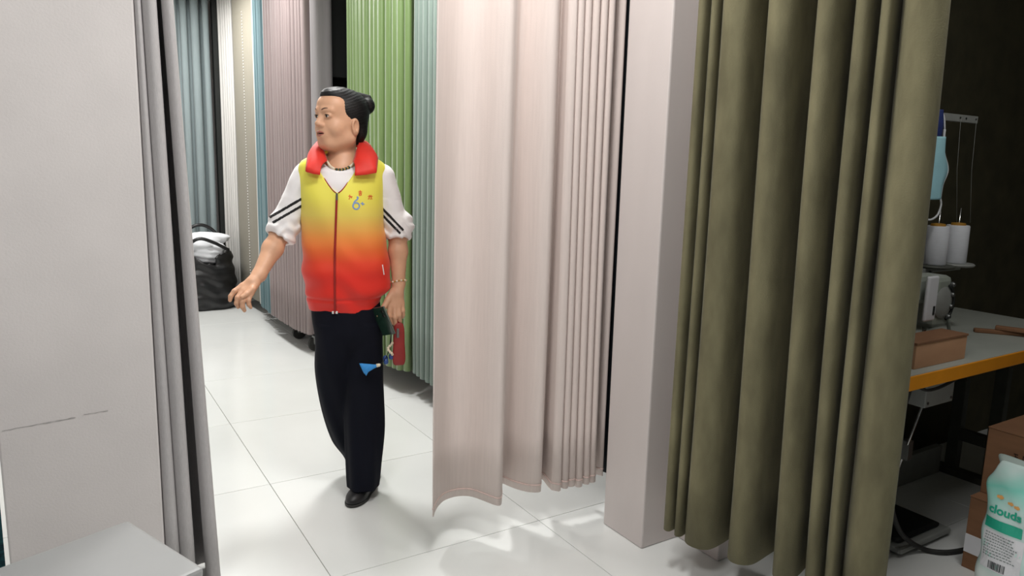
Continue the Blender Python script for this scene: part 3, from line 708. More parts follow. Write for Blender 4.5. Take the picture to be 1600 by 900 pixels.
# turned-down red collar
sec = [((0.018, -0.060, 1.335), (0.022, -0.122, 1.286)), ((0.026, -0.048, 1.362), (0.062, -0.122, 1.290)), ((0.032, -0.030, 1.385), (0.100, -0.112, 1.298)), ((0.040, 0.005, 1.405), (0.108, -0.040, 1.352)),
       ((0.036, 0.055, 1.418), (0.085, 0.06, 1.386)), ((-0.025, 0.088, 1.424), (-0.025, 0.118, 1.395)), ((-0.076, 0.062, 1.418), (-0.125, 0.06, 1.384)),
       ((-0.090, 0.010, 1.396), (-0.146, -0.035, 1.350)), ((-0.090, -0.022, 1.378), (-0.150, -0.108, 1.296)), ((-0.084, -0.044, 1.360), (-0.124, -0.118, 1.289)), ((-0.076, -0.060, 1.335), (-0.100, -0.118, 1.286))]
def lin(P, n):
    P = np.array(P, float); out = [P[i] * (1 - k / n) + P[i + 1] * k / n for i in range(len(P) - 1) for k in range(n)]; return np.array(out + [P[-1]])
TA = catmull([s[0] for s in sec], 5); TB = lin([s[1] for s in sec], 5)
cv = []; cf = []; nn = len(TA)
for r in range(7):
    t = r / 6
    P = TA * (1 - t) + TB * t
    o_ = P - np.array([-0.022, 0.012, 0]); o_[:, 2] = 0; o_ /= np.linalg.norm(o_, axis=1, keepdims=True)
    P = P + o_ * (0.010 * math.sin(t * PI)) + np.array([0, 0, 0.009 * math.sin(t * PI)])
    cv += [tuple(p) for p in P]
for r in range(6):
    for i in range(nn - 1): a = r * nn + i; cf.append((a, a + 1, a + nn + 1, a + nn))
cl = pydata('collar', cv, cf, M_['red'], vest, True); md = cl.modifiers.new('t', 'SOLIDIFY'); md.thickness = 0.005; md.offset = 0

# --- white shirt: body seen in the neck opening, sleeves with rolled cuffs
Sv = Vol((-0.33, -0.16, 0.97), (0.27, 0.15, 1.40), 0.0032)
sl_, (x_, y_, z_) = Sv.all()
f = shoulder(fcol(x_, y_, z_) + 0.010, x_, y_, z_, -0.012)
f = np.maximum(f, 1.10 - z_)
f = smax(f, z_ - (1.300 + 0.42 * (y_ + 0.085)), 0.005)
Sv.F = f.astype(np.float32)
def sleeve(vol, Sh, El, Wr, cuff):
    vol.put(cap(Sh, El * 0.75 + Sh * 0.25, 0.056, 0.051), 0.012)
    vol.put(cap(El * 0.75 + Sh * 0.25, El * 0.97 + Sh * 0.03, 0.051, 0.048), 0.012)
    d = (Wr - El); d /= np.linalg.norm(d)
    a = np.array(cuff[0]); b = np.array(cuff[1])
    vol.put(cap(a, b, cuff[2], cuff[3]), 0.008)
sleeve(Sv, RS, RE, RW, ((-0.238, -0.012, 1.095), (-0.252, -0.030, 1.050), 0.060, 0.054))
sleeve(Sv, LS, LE, LW, ((0.188, 0.012, 1.098), (0.185, 0.010, 1.072), 0.060, 0.056))
# cut the cuffs open at their lower rims
def rim(vol, p, d, keep):
    d = np.array(d, float); d /= np.linalg.norm(d); p = np.array(p)
    pl = (x_ - p[0]) * d[0] + (y_ - p[1]) * d[1] + (z_ - p[2]) * d[2]
    reg = keep(x_)
    vol.F = np.where(np.broadcast_to(reg, vol.F.shape), smax(vol.F, np.broadcast_to(pl, vol.F.shape), 0.006), vol.F).astype(np.float32)
rim(Sv, RE + (RW - RE) * 0.14, (RW - RE) * np.array([1, 0.55, 1]), lambda x: x < -0.15)
rim(Sv, LE + (LW - LE) * 0.10, LW - LE, lambda x: x > 0.11)
Sv.F = (Sv.F + np.where(z_ < 1.20, (0.0036 * np.sin(z_ * 150 + x_ * 70 * np.sign(x_) + y_ * 50 + 1.5 * np.sin(x_ * 90)) + 0.0022 * np.sin(z_ * 90 - x_ * 120 * np.sign(x_) + y_ * 80)) * np.clip((1.15 - z_) * 14, 0.12, 1), 0.001 * np.sin(z_ * 60 + x_ * 40))).astype(np.float32)
for q, El, Wr, t_, r_ in ((-1, RE, RW, 0.12, 0.040), (1, LE, LW, 0.06, 0.040)):
    e_ = El + (Wr - El) * t_; d_ = (Wr - El) / np.linalg.norm(Wr - El)
    Sv.put(cap(e_, e_ + d_ * 0.08, r_, r_), 0.003, 'sub')
keepF = Sv.F.copy()
shirt = vol_obj(Sv, 'shirt', M_['shirt'], person, 1)
# black sleeve stripes: slices of a shell a little proud of the sleeve
for Sh, El, tl in ((RS, RE, ((0.52, 0, -0.855), (-0.215, -0.03, 1.168), (-0.206, -0.03, 1.148))), (LS, LE, ((0.72, 0, 0.69), (0.146, -0.03, 1.140), (0.134, -0.03, 1.128)))):
    for tt in tl[1:]:
        p_ = np.array(tt); nrm = np.array(tl[0]); nrm = nrm / np.linalg.norm(nrm)
        slab = np.abs((x_ - p_[0]) * nrm[0] + (y_ - p_[1]) * nrm[1] + (z_ - p_[2]) * nrm[2]) - 0.0052
        near = np.sqrt((x_ - p_[0]) ** 2 + (y_ - p_[1]) ** 2 + (z_ - p_[2]) ** 2) - 0.085
        Sv.F = np.maximum(np.maximum(keepF - 0.0022, slab), near).astype(np.float32)
        Sv.F = np.maximum(Sv.F, -(keepF + 0.003)).astype(np.float32)
        side = (x_ + 0.16) if Sh[0] < 0 else (0.12 - x_)
        Sv.F = np.maximum(Sv.F, side).astype(np.float32)
        vol_obj(Sv, 'sleeve_stripe', M_['stripe'], shirt, 1, True)
del Sv, keepF

# --- trousers
def fold(x, y, z): return 0.0028 * np.sin(np.arctan2(y, x) * 7 + z * 5) * np.clip((0.75 - z) * 2, 0.1, 1) + 0.0015 * np.sin(x * 90 + z * 12)
Tv = Vol((-0.20, -0.22, 0.012), (0.20, 0.30, 0.86), 0.004)
Tv.put(col([(0.56, 0.0, 0.005, 0.07, 0.05), (0.62, -0.002, 0.002, 0.112, 0.085), (0.68, -0.006, 0.0, 0.129, 0.104), (0.74, -0.012, 0.0, 0.133, 0.108), (0.80, -0.015, 0.0, 0.130, 0.105), (0.85, -0.015, 0.0, 0.122, 0.098)], 2.3), 0.0)
Tv.put(col([(0.048, 0.043, -0.028, 0.063, 0.078), (0.117, 0.046, -0.028, 0.069, 0.078), (0.30, 0.052, -0.022, 0.079, 0.078), (0.48, 0.053, -0.015, 0.074, 0.082), (0.60, 0.055, -0.005, 0.072, 0.088), (0.72, 0.052, 0.0, 0.070, 0.095)], 2.2, disp=fold), 0.010)
Tv.put(col([(0.022, 0.055, 0.165, 0.066, 0.070), (0.10, 0.040, 0.150, 0.070, 0.074), (0.19, 0.004, 0.125, 0.084, 0.078), (0.337, -0.030, 0.070, 0.086, 0.082), (0.506, -0.054, 0.025, 0.082, 0.088), (0.62, -0.062, 0.006, 0.074, 0.095), (0.72, -0.068, 0.0, 0.066, 0.096)], 2.2, disp=fold), 0.010)
trousers = vol_obj(Tv, 'trousers', M_['trousers'], person, 1); del Tv
# --- shoes
def shoe(cx, cy, ang):
    d = np.array([math.sin(ang), -math.cos(ang), 0.0]); s = np.array([d[1], -d[0], 0.0]); A = np.array([s, d, [0, 0, 1]])
    c = np.array([cx, cy, 0])
    v = Vol(c + np.array([-0.14, -0.16, -0.004]), c + np.array([0.14, 0.14, 0.12]), 0.003)
    v.put(ell(c + d * 0.055 + [0, 0, 0.020], (0.041, 0.072, 0.034), A)); v.put(ell(c - d * 0.045 + [0, 0, 0.028], (0.034, 0.062, 0.045), A), 0.03)
    v.put(cap(c - d * 0.05 + [0, 0, 0.04], c - d * 0.045 + [0, 0, 0.09], 0.033, 0.035), 0.02)
    sl_, (xx, yy, zz) = v.all(); v.F = np.maximum(v.F, 0.0085 - zz).astype(np.float32)
    o = vol_obj(v, 'shoe', M_['shoe'], person, 1)
    v = Vol(c + np.array([-0.14, -0.16, -0.006]), c + np.array([0.14, 0.14, 0.03]), 0.003)
    v.put(ell(c + d * 0.055 + [0, 0, 0.008], (0.044, 0.076, 0.03), A)); v.put(ell(c - d * 0.045 + [0, 0, 0.008], (0.036, 0.063, 0.03), A), 0.03)
    sl_, (xx, yy, zz) = v.all(); v.F = np.maximum(v.F, np.maximum(0.001 - zz, zz - 0.011)).astype(np.float32)
    vol_obj(v, 'sole', M_['rubber'], o, 0)
shoe(0.044, -0.012, -0.42); shoe(0.050, 0.165, -0.3)
# --- necklace and bracelet (strung beads)
M_['pearl'] = mat('pearl', srgb(226, 214, 190), 0.25, 0.05, (80, 80, 80))
M_['jade'] = mat('dark_jade', srgb(34, 52, 34), 0.3, 0.2, (90, 90, 90))
M_['gold'] = mat('gold', srgb(200, 160, 90), 0.3, 0.0, metal=0.9)
def beads(name, pts, r, m, parent):
    bm = bmesh.new()
    for p in pts:
        bmesh.ops.create_icosphere(bm, subdivisions=2, radius=r, matrix=Matrix.Translation(Vector(p)))
    return from_bm(name, bm, m, parent, True)
nc = catmull([(0.032, 0.01, 1.350), (0.024, -0.035, 1.335), (0.004, -0.062, 1.316), (-0.020, -0.076, 1.306), (-0.045, -0.075, 1.306), (-0.066, -0.058, 1.318), (-0.078, -0.03, 1.338), (-0.080, 0.01, 1.356), (-0.05, 0.06, 1.37), (0.0, 0.062, 1.37), (0.032, 0.01, 1.350)], 7)
nk_ = beads('necklace', [p for p in nc[:14]] + [p for p in nc[30:]], 0.0048, M_['pearl'], person)
beads('pendant_bead', [nc[i] for i in range(15, 30, 3)], 0.0058, M_['jade'], nk_)
beads('spacer_bead', [nc[i] for i in range(16, 30, 3)], 0.0044, M_['gold'], nk_)
wd = (LW - LE) / np.linalg.norm(LW - LE); wc = LW - wd * 0.008
u1 = np.cross(wd, [0, 1, 0]); u1 /= np.linalg.norm(u1); u2 = np.cross(wd, u1)
bl_ = [wc + u1 * 0.0285 * math.cos(a) + u2 * 0.0285 * math.sin(a) + np.array([0, 0, 0.004 * math.cos(a)]) for a in np.linspace(0, 2 * PI, 21)[:-1]]
br = beads('bracelet', bl_[::2], 0.0046, M_['pearl'], person); beads('gold_bead', bl_[1::2], 0.0040, M_['gold'], br)

# ------------------------------------------------------------------ things in her hand (top-level, placed in world space through her frame)
PM = Matrix.Translation((0.95, 2.70, 0)) @ Matrix.Rotation(math.atan2(-0.33213, 0.94323), 4, 'Z')
def held(name, label, cat, loc, group=None):
    o = empty(name); o.matrix_world = PM @ Matrix.Translation(loc); tag(o, label, cat, group); return o
M_['phone'] = mat('dark_green_glass', srgb(30, 52, 42), 0.15, 0.05, coat=0.5)
M_['phone_edge'] = mat('phone_edge', srgb(120, 130, 124), 0.3, 0.0, metal=0.7)
M_['maroon'] = mat('maroon_leather', srgb(142, 38, 36), 0.5, 0.12, (30, 30, 30))
M_['bead_blue'] = mat('blue_bead', srgb(48, 78, 140), 0.3, 0.2, (60, 60, 60))
M_['tassel'] = mat('bright_blue_thread', srgb(52, 142, 214), 0.7, 0.1, (90, 90, 90), 0.3, (400, 400, 400))
ph = held('mobile_phone', 'dark green mobile phone held in the hanging hand', 'phone', (0.126, -0.092, 0.738))
R = Matrix.Rotation(math.radians(-22), 4, 'Y') @ Matrix.Rotation(math.radians(-48), 4, 'Z')
box('case', (-0.034, -0.0045, -0.058), (0.034, 0.0035, 0.058), M_['phone_edge'], ph, 0.003, R)
box('back_glass', (-0.0335, -0.0062, -0.0575), (0.0335, -0.0040, 0.0575), M_['phone'], ph, 0.001, R)
for zz in (0.040, 0.022): lathe('camera_lens', [(0.007, 0), (0.007, 0.0022), (0.005, 0.0024)], M_['iris'], ph, 16, R @ Matrix.Translation((0.020, -0.0062, zz)) @ Matrix.Rotation(PI / 2, 4, 'X'))
rc = held('key_case', 'dark red leather key case hanging from the woman\'s fingers', 'key case', (0.184, -0.078, 0.640))
v = Vol((-0.04, -0.02, -0.11), (0.04, 0.02, 0.11), 0.003)
v.put(col([(-0.084, 0.0, 0, 0.016, 0.004), (-0.076, 0.0, 0, 0.0225, 0.007), (-0.05, 0, 0, 0.0255, 0.010), (0.0, 0, 0, 0.0225, 0.011), (0.05, 0, 0, 0.0215, 0.011), (0.076, 0, 0, 0.018, 0.008), (0.086, 0, 0, 0.012, 0.005)], 2.6))
kc = vol_obj(v, 'pouch', M_['maroon'], rc, 2)
box('clasp', (-0.010, -0.016, 0.030), (0.000, -0.009, 0.066), M_['steel'], rc, 0.002)
tube('loop', [(0, 0, 0.082), (-0.008, 0, 0.098), (-0.010, 0.010, 0.104), (0.0, 0.012, 0.096), (0, 0, 0.082)], 0.0022, M_['maroon'], rc, 8)
kch = held('key_charm', 'blue and white beaded key charm dangling beside the red key case', 'charm', (0.144, -0.078, 0.606))
tube('cord', [(0.018, 0.006, 0.118), (0.010, 0.0, 0.07), (0.006, 0, 0.03), (0, 0, 0.0)], 0.0022, M_['stripe'], kch, 8)
random.seed(8)
for k in range(9):
    a = k * 0.9; beads('white_bead', [(0.006 + 0.008 * math.cos(a), -0.008 + 0.006 * math.sin(a), 0.042 - k * 0.0065)], 0.0055, M_['pearl'], kch)
for k in range(9):
    a = k * 2.1; beads('blue_bead', [(-0.004 + 0.014 * math.cos(a), 0.010 * math.sin(a), -0.012 - 0.022 * ((k * 0.37) % 1))], 0.0098, M_['bead_blue'], kch)
ts = held('blue_tassel', 'bright blue tassel swinging across the dark trousers', 'tassel', (0.100, -0.118, 0.570))
fv_ = []; ff_ = []
def hull(c):  # flattened fan of threads
    pts = []
    for i, (x, zt, zb2, th) in enumerate(((0.0, 0.004, -0.006, 0.005), (-0.012, 0.004, -0.012, 0.007), (-0.035, 0.007, -0.026, 0.008), (-0.058, 0.010, -0.040, 0.007), (-0.068, 0.010, -0.028, 0.004))):
        ring = []
        for k in range(12):
            a = 2 * PI * k / 12; cz = (zt + zb2) / 2; rz = (zt - zb2) / 2
            ring.append((x + (0.016 if i >= 3 else 0) * (0.5 - 0.5 * math.sin(a)), th * math.cos(a), cz + rz * math.sin(a)))
        pts.append(ring)
    return pts
rg = hull(0); bm = bmesh.new(); rr = [[bm.verts.new(p) for p in r] for r in rg]
for i in range(len(rr) - 1):
    for k in range(12): bm.faces.new((rr[i][k], rr[i][(k + 1) % 12], rr[i + 1][(k + 1) % 12], rr[i + 1][k]))
bm.faces.new(rr[0]); bm.faces.new(rr[-1])
from_bm('threads', bm, M_['tassel'], ts, True)
tube('knot', [(-0.004, 0, -0.001), (0.006, 0, 0.001), (0.012, 0, 0.003)], [0.007, 0.0068, 0.004], M_['pearl'], ts, 12)
tube('string', [(0.010, 0, 0.002), (0.026, 0.02, 0.012), (0.040, 0.045, 0.03), (0.046, 0.053, 0.047)], 0.0014, M_['stripe'], ts, 6)
# ------------------------------------------------------------------ workroom: sewing table and what stands on and under it
M_['laminate'] = mat('grey_white_laminate', srgb(164, 168, 160), 0.5, 0.06, (6, 6, 6))
M_['orange'] = mat('orange_edge_band', srgb(232, 150, 34), 0.45, 0.06, (10, 10, 10))
M_['leg'] = mat('dark_steel_paint', srgb(74, 76, 68), 0.6, 0.1)
M_['lightsteel'] = mat('light_grey_paint', srgb(150, 152, 148), 0.5, 0.06)
M_['machine'] = mat('machine_enamel', srgb(150, 156, 146), 0.35, 0.06, (15, 15, 15))
M_['chrome'] = mat('chrome', srgb(190, 190, 188), 0.2, 0.0, metal=1.0)
M_['plastic'] = mat('white_plastic', srgb(226, 226, 230), 0.35, 0.02)
M_['cardboard'] = mat('cardboard', srgb(200, 154, 118), 0.85, 0.06, (8, 8, 30))
M_['brownbox'] = mat('brown_carton', srgb(132, 94, 66), 0.85, 0.1, (8, 8, 30))
M_['thread'] = mat('white_thread', srgb(228, 230, 236), 0.8, 0.03, (40, 40, 400), 0.4, (20, 20, 900))
M_['ochre'] = mat('ochre_cone', srgb(176, 128, 44), 0.6, 0.08)
tb = empty('sewing_table', (0, 0, 0))
box('tabletop', (2.11, 1.145, 0.708), (3.45, 1.70, 0.752), M_['laminate'], tb, 0.003)
box('edge_band', (2.11, 1.138, 0.706), (3.45, 1.1448, 0.7505), M_['orange'], tb, 0.002)
for X in (3.38,):
    lg = empty('leg_frame', (0, 0, 0)); lg.parent = tb
    box('upright', (X, 1.575, 0.03), (X + 0.04, 1.625, 0.708), M_['leg'], lg, 0.003)
    box('upright', (X, 1.415, 0.03), (X + 0.04, 1.465, 0.708), M_['leg'], lg, 0.003)
    box('crossbar', (X, 1.465, 0.55), (X + 0.04, 1.575, 0.61), M_['leg'], lg, 0.003)
    box('crossbar', (X, 1.465, 0.17), (X + 0.04, 1.575, 0.22), M_['leg'], lg, 0.003)
    box('foot', (X - 0.01, 1.22, 0.0), (X + 0.05, 1.69, 0.03), M_['leg'], lg, 0.003)
lg = empty('leg_frame', (0, 0, 0)); lg.parent = tb
box('upright', (2.20, 1.50, 0.03), (2.24, 1.55, 0.708), M_['leg'], lg, 0.003); box('foot', (2.19, 1.25, 0), (2.25, 1.58, 0.03), M_['leg'], lg, 0.003)
box('rear_rail', (2.30, 1.63, 0.0), (3.36, 1.66, 0.13), M_['lightsteel'], tb, 0.003)
cb = box('control_box', (2.33, 1.20, 0.60), (2.50, 1.34, 0.7075), M_['lightsteel'], tb, 0.004)
for x, z in ((2.345, 0.615), (2.485, 0.615)): lathe('screw', [(0.005, 0), (0.005, 0.003), (0.003, 0.0035)], M_['steel'], cb, 10, Matrix.Translation((x, 1.20, z)) @ Matrix.Rotation(PI / 2, 4, 'X'))
tube('pedal_rod', [(2.40, 1.24, 0.60), (2.45, 1.33, 0.30), (2.50, 1.42, 0.05)], 0.0045, M_['chrome'], tb, 8)
box('rod_clamp', (2.425, 1.285, 0.37), (2.455, 1.315, 0.44), M_['steel'], tb, 0.003, None)
pd = empty('treadle', (2.62, 1.42, 0.0), 0.0)
box('pedal', (-0.14, -0.11, 0.035), (0.14, 0.11, 0.052), M_['black'], pd, 0.012)
box('pedal_rim', (-0.17, -0.14, 0.012), (0.17, 0.14, 0.035), M_['lightsteel'], pd, 0.011)
for sx in (-0.13, 0.10): box('foot', (sx, -0.1, 0.0), (sx + 0.03, 0.1, 0.013), M_['rubber'], pd)
tag(pd, 'flat foot pedal with pale rim on the floor under the sewing table', 'pedal')
tag(tb, 'sewing table with pale top and orange front edge', 'table')
cbl = tube('power_cable', catmull([(2.21, 1.19, 0.69), (2.20, 1.20, 0.58), (2.30, 1.26, 0.30), (2.42, 1.28, 0.12), (2.56, 1.27, 0.02), (2.62, 1.22, 0.011), (2.72, 1.19, 0.011), (2.78, 1.19, 0.011)], 8), 0.009, M_['rubber'], None, 8)
tag(cbl, 'black power cable curving from the table down to the floor', 'cable')
cb2 = tube('machine_cable', catmull([(2.215, 1.17, 0.700), (2.25, 1.16, 0.685), (2.33, 1.165, 0.68), (2.42, 1.168, 0.690), (2.47, 1.17, 0.702)], 6), 0.005, M_['rubber'], None, 8)
tag(cb2, 'short black wire looping along the underside of the table edge', 'cable')
# machine
mc = empty('sewing_machine', (-0.045, 0, 0.752))
hd = box('head', (2.525, 1.285, 0.075), (2.625, 1.385, 0.255), M_['machine'], mc, 0.018)
box('arm', (2.20, 1.29, 0.165), (2.53, 1.38, 0.265), M_['machine'], mc, 0.02)
box('column', (2.19, 1.285, 0.0), (2.30, 1.385, 0.26), M_['machine'], mc, 0.015)
box('bed', (2.19, 1.275, 0.0), (2.70, 1.42, 0.014), M_['steel'], mc, 0.003)
lathe('cover_plate', [(0.0, 0), (0.052, 0.0), (0.055, 0.004), (0.046, 0.008), (0.02, 0.010)], M_['lightsteel'], hd, 28, Matrix.Translation((2.572, 1.287, 0.165)) @ Matrix.Rotation(PI / 2, 4, 'X'))
tube('thread_guard', [(2.572 + 0.056 * math.cos(a), 1.279, 0.165 + 0.062 * math.sin(a)) for a in np.linspace(-1.2, 1.2, 12)], 0.005, M_['black'], hd, 8)
for x, z in ((2.612, 0.225), (2.614, 0.19), (2.612, 0.15), (2.606, 0.115)):
    lathe('tension_knob', [(0.009, 0), (0.010, 0.004), (0.006, 0.012), (0.0, 0.0125)], M_['steel'], hd, 14, Matrix.Translation((x, 1.284, z)) @ Matrix.Rotation(PI / 2, 4, 'X'))
tube('lifter_lever', [(2.628, 1.31, 0.11), (2.648, 1.30, 0.10), (2.655, 1.295, 0.06)], 0.006, M_['machine'], hd, 8)
tube('needle_bar', [(2.575, 1.335, 0.08), (2.575, 1.335, 0.035)], 0.005, M_['chrome'], mc, 10)
tube('presser_bar', [(2.588, 1.345, 0.08), (2.588, 1.345, 0.022)], 0.0055, M_['chrome'], mc, 10)
box('presser_foot', (2.570, 1.32, 0.014), (2.600, 1.365, 0.022), M_['chrome'], mc, 0.002)
pnl = box('display_panel', (2.43, 1.262, 0.115), (2.492, 1.275, 0.265), M_['plastic'], mc, 0.006)
box('panel_screen', (2.470, 1.2605, 0.135), (2.482, 1.2635, 0.165), M_['black'], pnl, 0.001)
tag(mc, 'grey-green sewing machine head standing on the table', 'sewing machine')
cp = lathe('round_cloth_pad', [(0.0, 0.0), (0.050, 0.0), (0.052, 0.004), (0.04, 0.010), (0.0, 0.012)], M_['plastic'], None, 24, Matrix.Translation((2.415, 1.33, 0.7665)))
tag(cp, 'white round pad lying in front of the machine needle', 'pad')
# thread stand, its spools and the mask hung on it
sn = empty('thread_stand', (0, 0, 0.752))
tube('post', [(2.60, 1.45, 0), (2.60, 1.45, 0.80)], 0.009, M_['lightsteel'], sn, 12)
box('top_arm', (2.58, 1.444, 0.782), (2.925, 1.456, 0.808), M_['lightsteel'], sn, 0.002)
for x in (2.80, 2.84, 2.91): lathe('thread_hole', [(0.004, 0), (0.004, 0.002), (0.002, 0.0022)], M_['black'], sn, 8, Matrix.Translation((x, 1.444, 0.796)) @ Matrix.Rotation(PI / 2, 4, 'X'))
box('spool_arm', (2.60, 1.440, 0.235), (2.93, 1.460, 0.252), M_['lightsteel'], sn, 0.002)
tube('brace', [(2.60, 1.44, 0.20), (2.72, 1.44, 0.236)], 0.007, M_['lightsteel'], sn, 8)
SX = (2.752, 2.893)
for i, x in enumerate(SX):
    lathe('spool_tray', [(0.0, 0), (0.068, 0.0), (0.072, 0.006), (0.068, 0.010), (0.0, 0.011)], (M_['leg'], M_['lightsteel'])[i], sn, 28, Matrix.Translation((x, 1.45, 0.2525)))
    tube('spindle', [(x, 1.45, 0.262), (x + 0.004, 1.45, 0.47)], 0.0032, M_['chrome'], sn, 8)
tag(sn, 'tall thread stand with two spool trays behind the sewing machine', 'thread stand')
for i, x in enumerate(SX):
    sp = empty('thread_spool', (x, 1.45, 1.016))
    bm = bmesh.new(); bm_lathe(bm, [(0.006, 0.0), (0.039, 0.0), (0.041, 0.004), (0.0405, 0.07), (0.0395, 0.138), (0.037, 0.142), (0.006, 0.142)], 28)
    autosmooth(from_bm('wound_thread', bm, M_['thread'], sp, True))
    bm = bmesh.new(); bm_lathe(bm, [(0.0062, 0.142), (0.026, 0.142), (0.024, 0.150), (0.0062, 0.152)], 20)
    autosmooth(from_bm('cone_core', bm, M_['ochre'], sp, True))
    tag(sp, ['white thread spool on the dark tray, nearer the velvet curtain', 'white thread spool on the pale tray, farther from the curtain'][i], 'spool', 'white thread spools')
for i, (x0, x1) in enumerate(((2.80, 2.79), (2.91, 2.885))):
    th = tube('thread', [(x0, 1.442, 1.548), ((x0 + x1) / 2, 1.43, 1.36), (x1, 1.405, 1.17)], 0.0006, M_['lightsteel'], None, 5)
    tag(th, ['fine thread rising from the nearer spool to the stand arm', 'fine thread rising from the farther spool to the end of the arm'][i], 'thread')
M_['mask'] = mat('pale_blue_nonwoven', srgb(170, 222, 234), 0.8, 0.04, (20, 20, 20))
M_['strap'] = mat('white_elastic', srgb(228, 230, 232), 0.8, 0.0)
M_['navytag'] = mat('navy_fabric', srgb(36, 52, 112), 0.8, 0.15, (80, 80, 80))
mk = empty('face_mask', (0, 0, 0))
def sheet(name, L, Rr, y0, m, parent, amp=0.006, th=0.003):
    # L, Rr: left and right outline points (x, z) from top to bottom
    Lc = catmull(L, 5); Rc = catmull(Rr, 5); v = []; f = []; n = 9
    for a, b in zip(Lc, Rc):
        for k in range(n):
            t = k / (n - 1); p = a * (1 - t) + b * t
            v.append((p[0], y0 - amp * math.sin(t * PI) + 0.0018 * math.sin(t * PI * 6), p[1]))
    for r in range(len(Lc) - 1):
        for k in range(n - 1): i = r * n + k; f.append((i, i + 1, i + n + 1, i + n))
    o = pydata(name, v, f, m, parent, True); md = o.modifiers.new('t', 'SOLIDIFY'); md.thickness = th; return o
sheet('mask_cloth', [(2.600, 1.474), (2.596, 1.42), (2.590, 1.35), (2.590, 1.30), (2.596, 1.256)], [(2.664, 1.474), (2.676, 1.42), (2.714, 1.362), (2.692, 1.31), (2.688, 1.258)], 1.424, M_['mask'], mk, 0.02)
tube('mask_edge', catmull([(2.668, 1.424, 1.50), (2.667, 1.423, 1.474), (2.679, 1.423, 1.42), (2.717, 1.423, 1.362), (2.695, 1.423, 1.31), (2.690, 1.423, 1.258)], 6), 0.0045, M_['strap'], mk, 8)
tube('ear_loop', catmull([(2.690, 1.422, 1.262), (2.697, 1.42, 1.235), (2.680, 1.42, 1.200), (2.640, 1.42, 1.185), (2.600, 1.42, 1.19)], 6), 0.0035, M_['strap'], mk, 8)
tube('ear_loop', catmull([(2.668, 1.424, 1.50), (2.660, 1.428, 1.545), (2.645, 1.436, 1.565), (2.635, 1.450, 1.568), (2.630, 1.462, 1.555)], 6), 0.003, M_['strap'], mk, 8)
sheet('fabric_tab', [(2.632, 1.566), (2.612, 1.52), (2.608, 1.472)], [(2.640, 1.566), (2.664, 1.52), (2.660, 1.472)], 1.434, M_['navytag'], mk, 0.01, 0.004)
tag(mk, 'pale blue face mask hanging from the thread stand', 'mask')
# carton on the table front
bx_ = empty('carton', (0, 0, 0.752))
box('carton_body', (2.20, 1.178, 0.0), (2.495, 1.262, 0.076), M_['cardboard'], bx_, 0.002)
box('lid', (2.198, 1.176, 0.0762), (2.498, 1.264, 0.084), M_['brownbox'], bx_, 0.001)
tag(bx_, 'flat tan cardboard carton on the edge of the sewing table', 'carton')
cl_ = empty('wooden_clamp', (3.02, 1.31, 0.752), -1.0)
box('jaw', (-0.09, -0.012, 0.0), (0.10, 0.012, 0.016), M_['brownbox'], cl_, 0.004, Matrix.Rotation(0.12, 4, 'Z'))
box('jaw', (-0.02, -0.014, 0.016), (0.12, 0.014, 0.032), M_['brownbox'], cl_, 0.004, Matrix.Rotation(-0.2, 4, 'Z'))
tag(cl_, 'brown wooden offcuts lying crossed on the tabletop', 'offcut')
# brown cartons stacked under the table
def carton(name, lo, hi, label, grp):
    e = empty(name, ((lo[0] + hi[0]) / 2, (lo[1] + hi[1]) / 2, lo[2])); w, d, h = (hi[0] - lo[0]) / 2, (hi[1] - lo[1]) / 2, hi[2] - lo[2]
    box('carton_body', (-w, -d, 0), (w, d, h - 0.004), M_['brownbox'], e, 0.003)
    box('flap', (-w - 0.001, -d - 0.001, h - 0.0038), (-0.001, d + 0.001, h), M_['brownbox'], e, 0.001)
    box('flap', (0.001, -d - 0.001, h - 0.0038), (w + 0.001, d + 0.001, h), M_['brownbox'], e, 0.001)
    tag(e, label, 'carton', grp); return e
carton('brown_carton', (2.60, 0.76, 0.0), (3.02, 1.15, 0.262), 'brown cardboard carton on the floor behind the teal printed bag', 'cartons under the table')
c2_ = carton('brown_carton', (2.66, 0.78, 0.2622), (3.02, 1.15, 0.50), 'brown cardboard carton stacked on top of another under the table', 'cartons under the table')
M_['print'] = mat('dark_print', srgb(70, 46, 34), 0.9, 0.1)
random.seed(3)
bm = bmesh.new()
for r_, n_ in ((0.15, 9), (0.115, 7)):     # illegible stamped lettering on the side
    yy = 0.10
    for k in range(n_):
        w = random.uniform(0.012, 0.022)
        for q in range(3):
            if random.random() < 0.75: bm_box(bm, (-0.1812, yy - w, r_ + q * 0.009), (-0.1802, yy - w * random.uniform(0.1, 0.5), r_ + q * 0.009 + 0.004))
        bm_box(bm, (-0.1812, yy - w * 0.55, r_), (-0.1802, yy - w * 0.4, r_ + 0.022))
        yy -= w + 0.006
o = from_bm('stamped_lettering', bm, M_['print'], c2_)
lbl = box('paper_label', (2.5965, 1.075, 0.06), (2.5995, 1.148, 0.125), M_['plastic'], None); 
tag(lbl, 'small white paper label on the side of the lower carton', 'label')

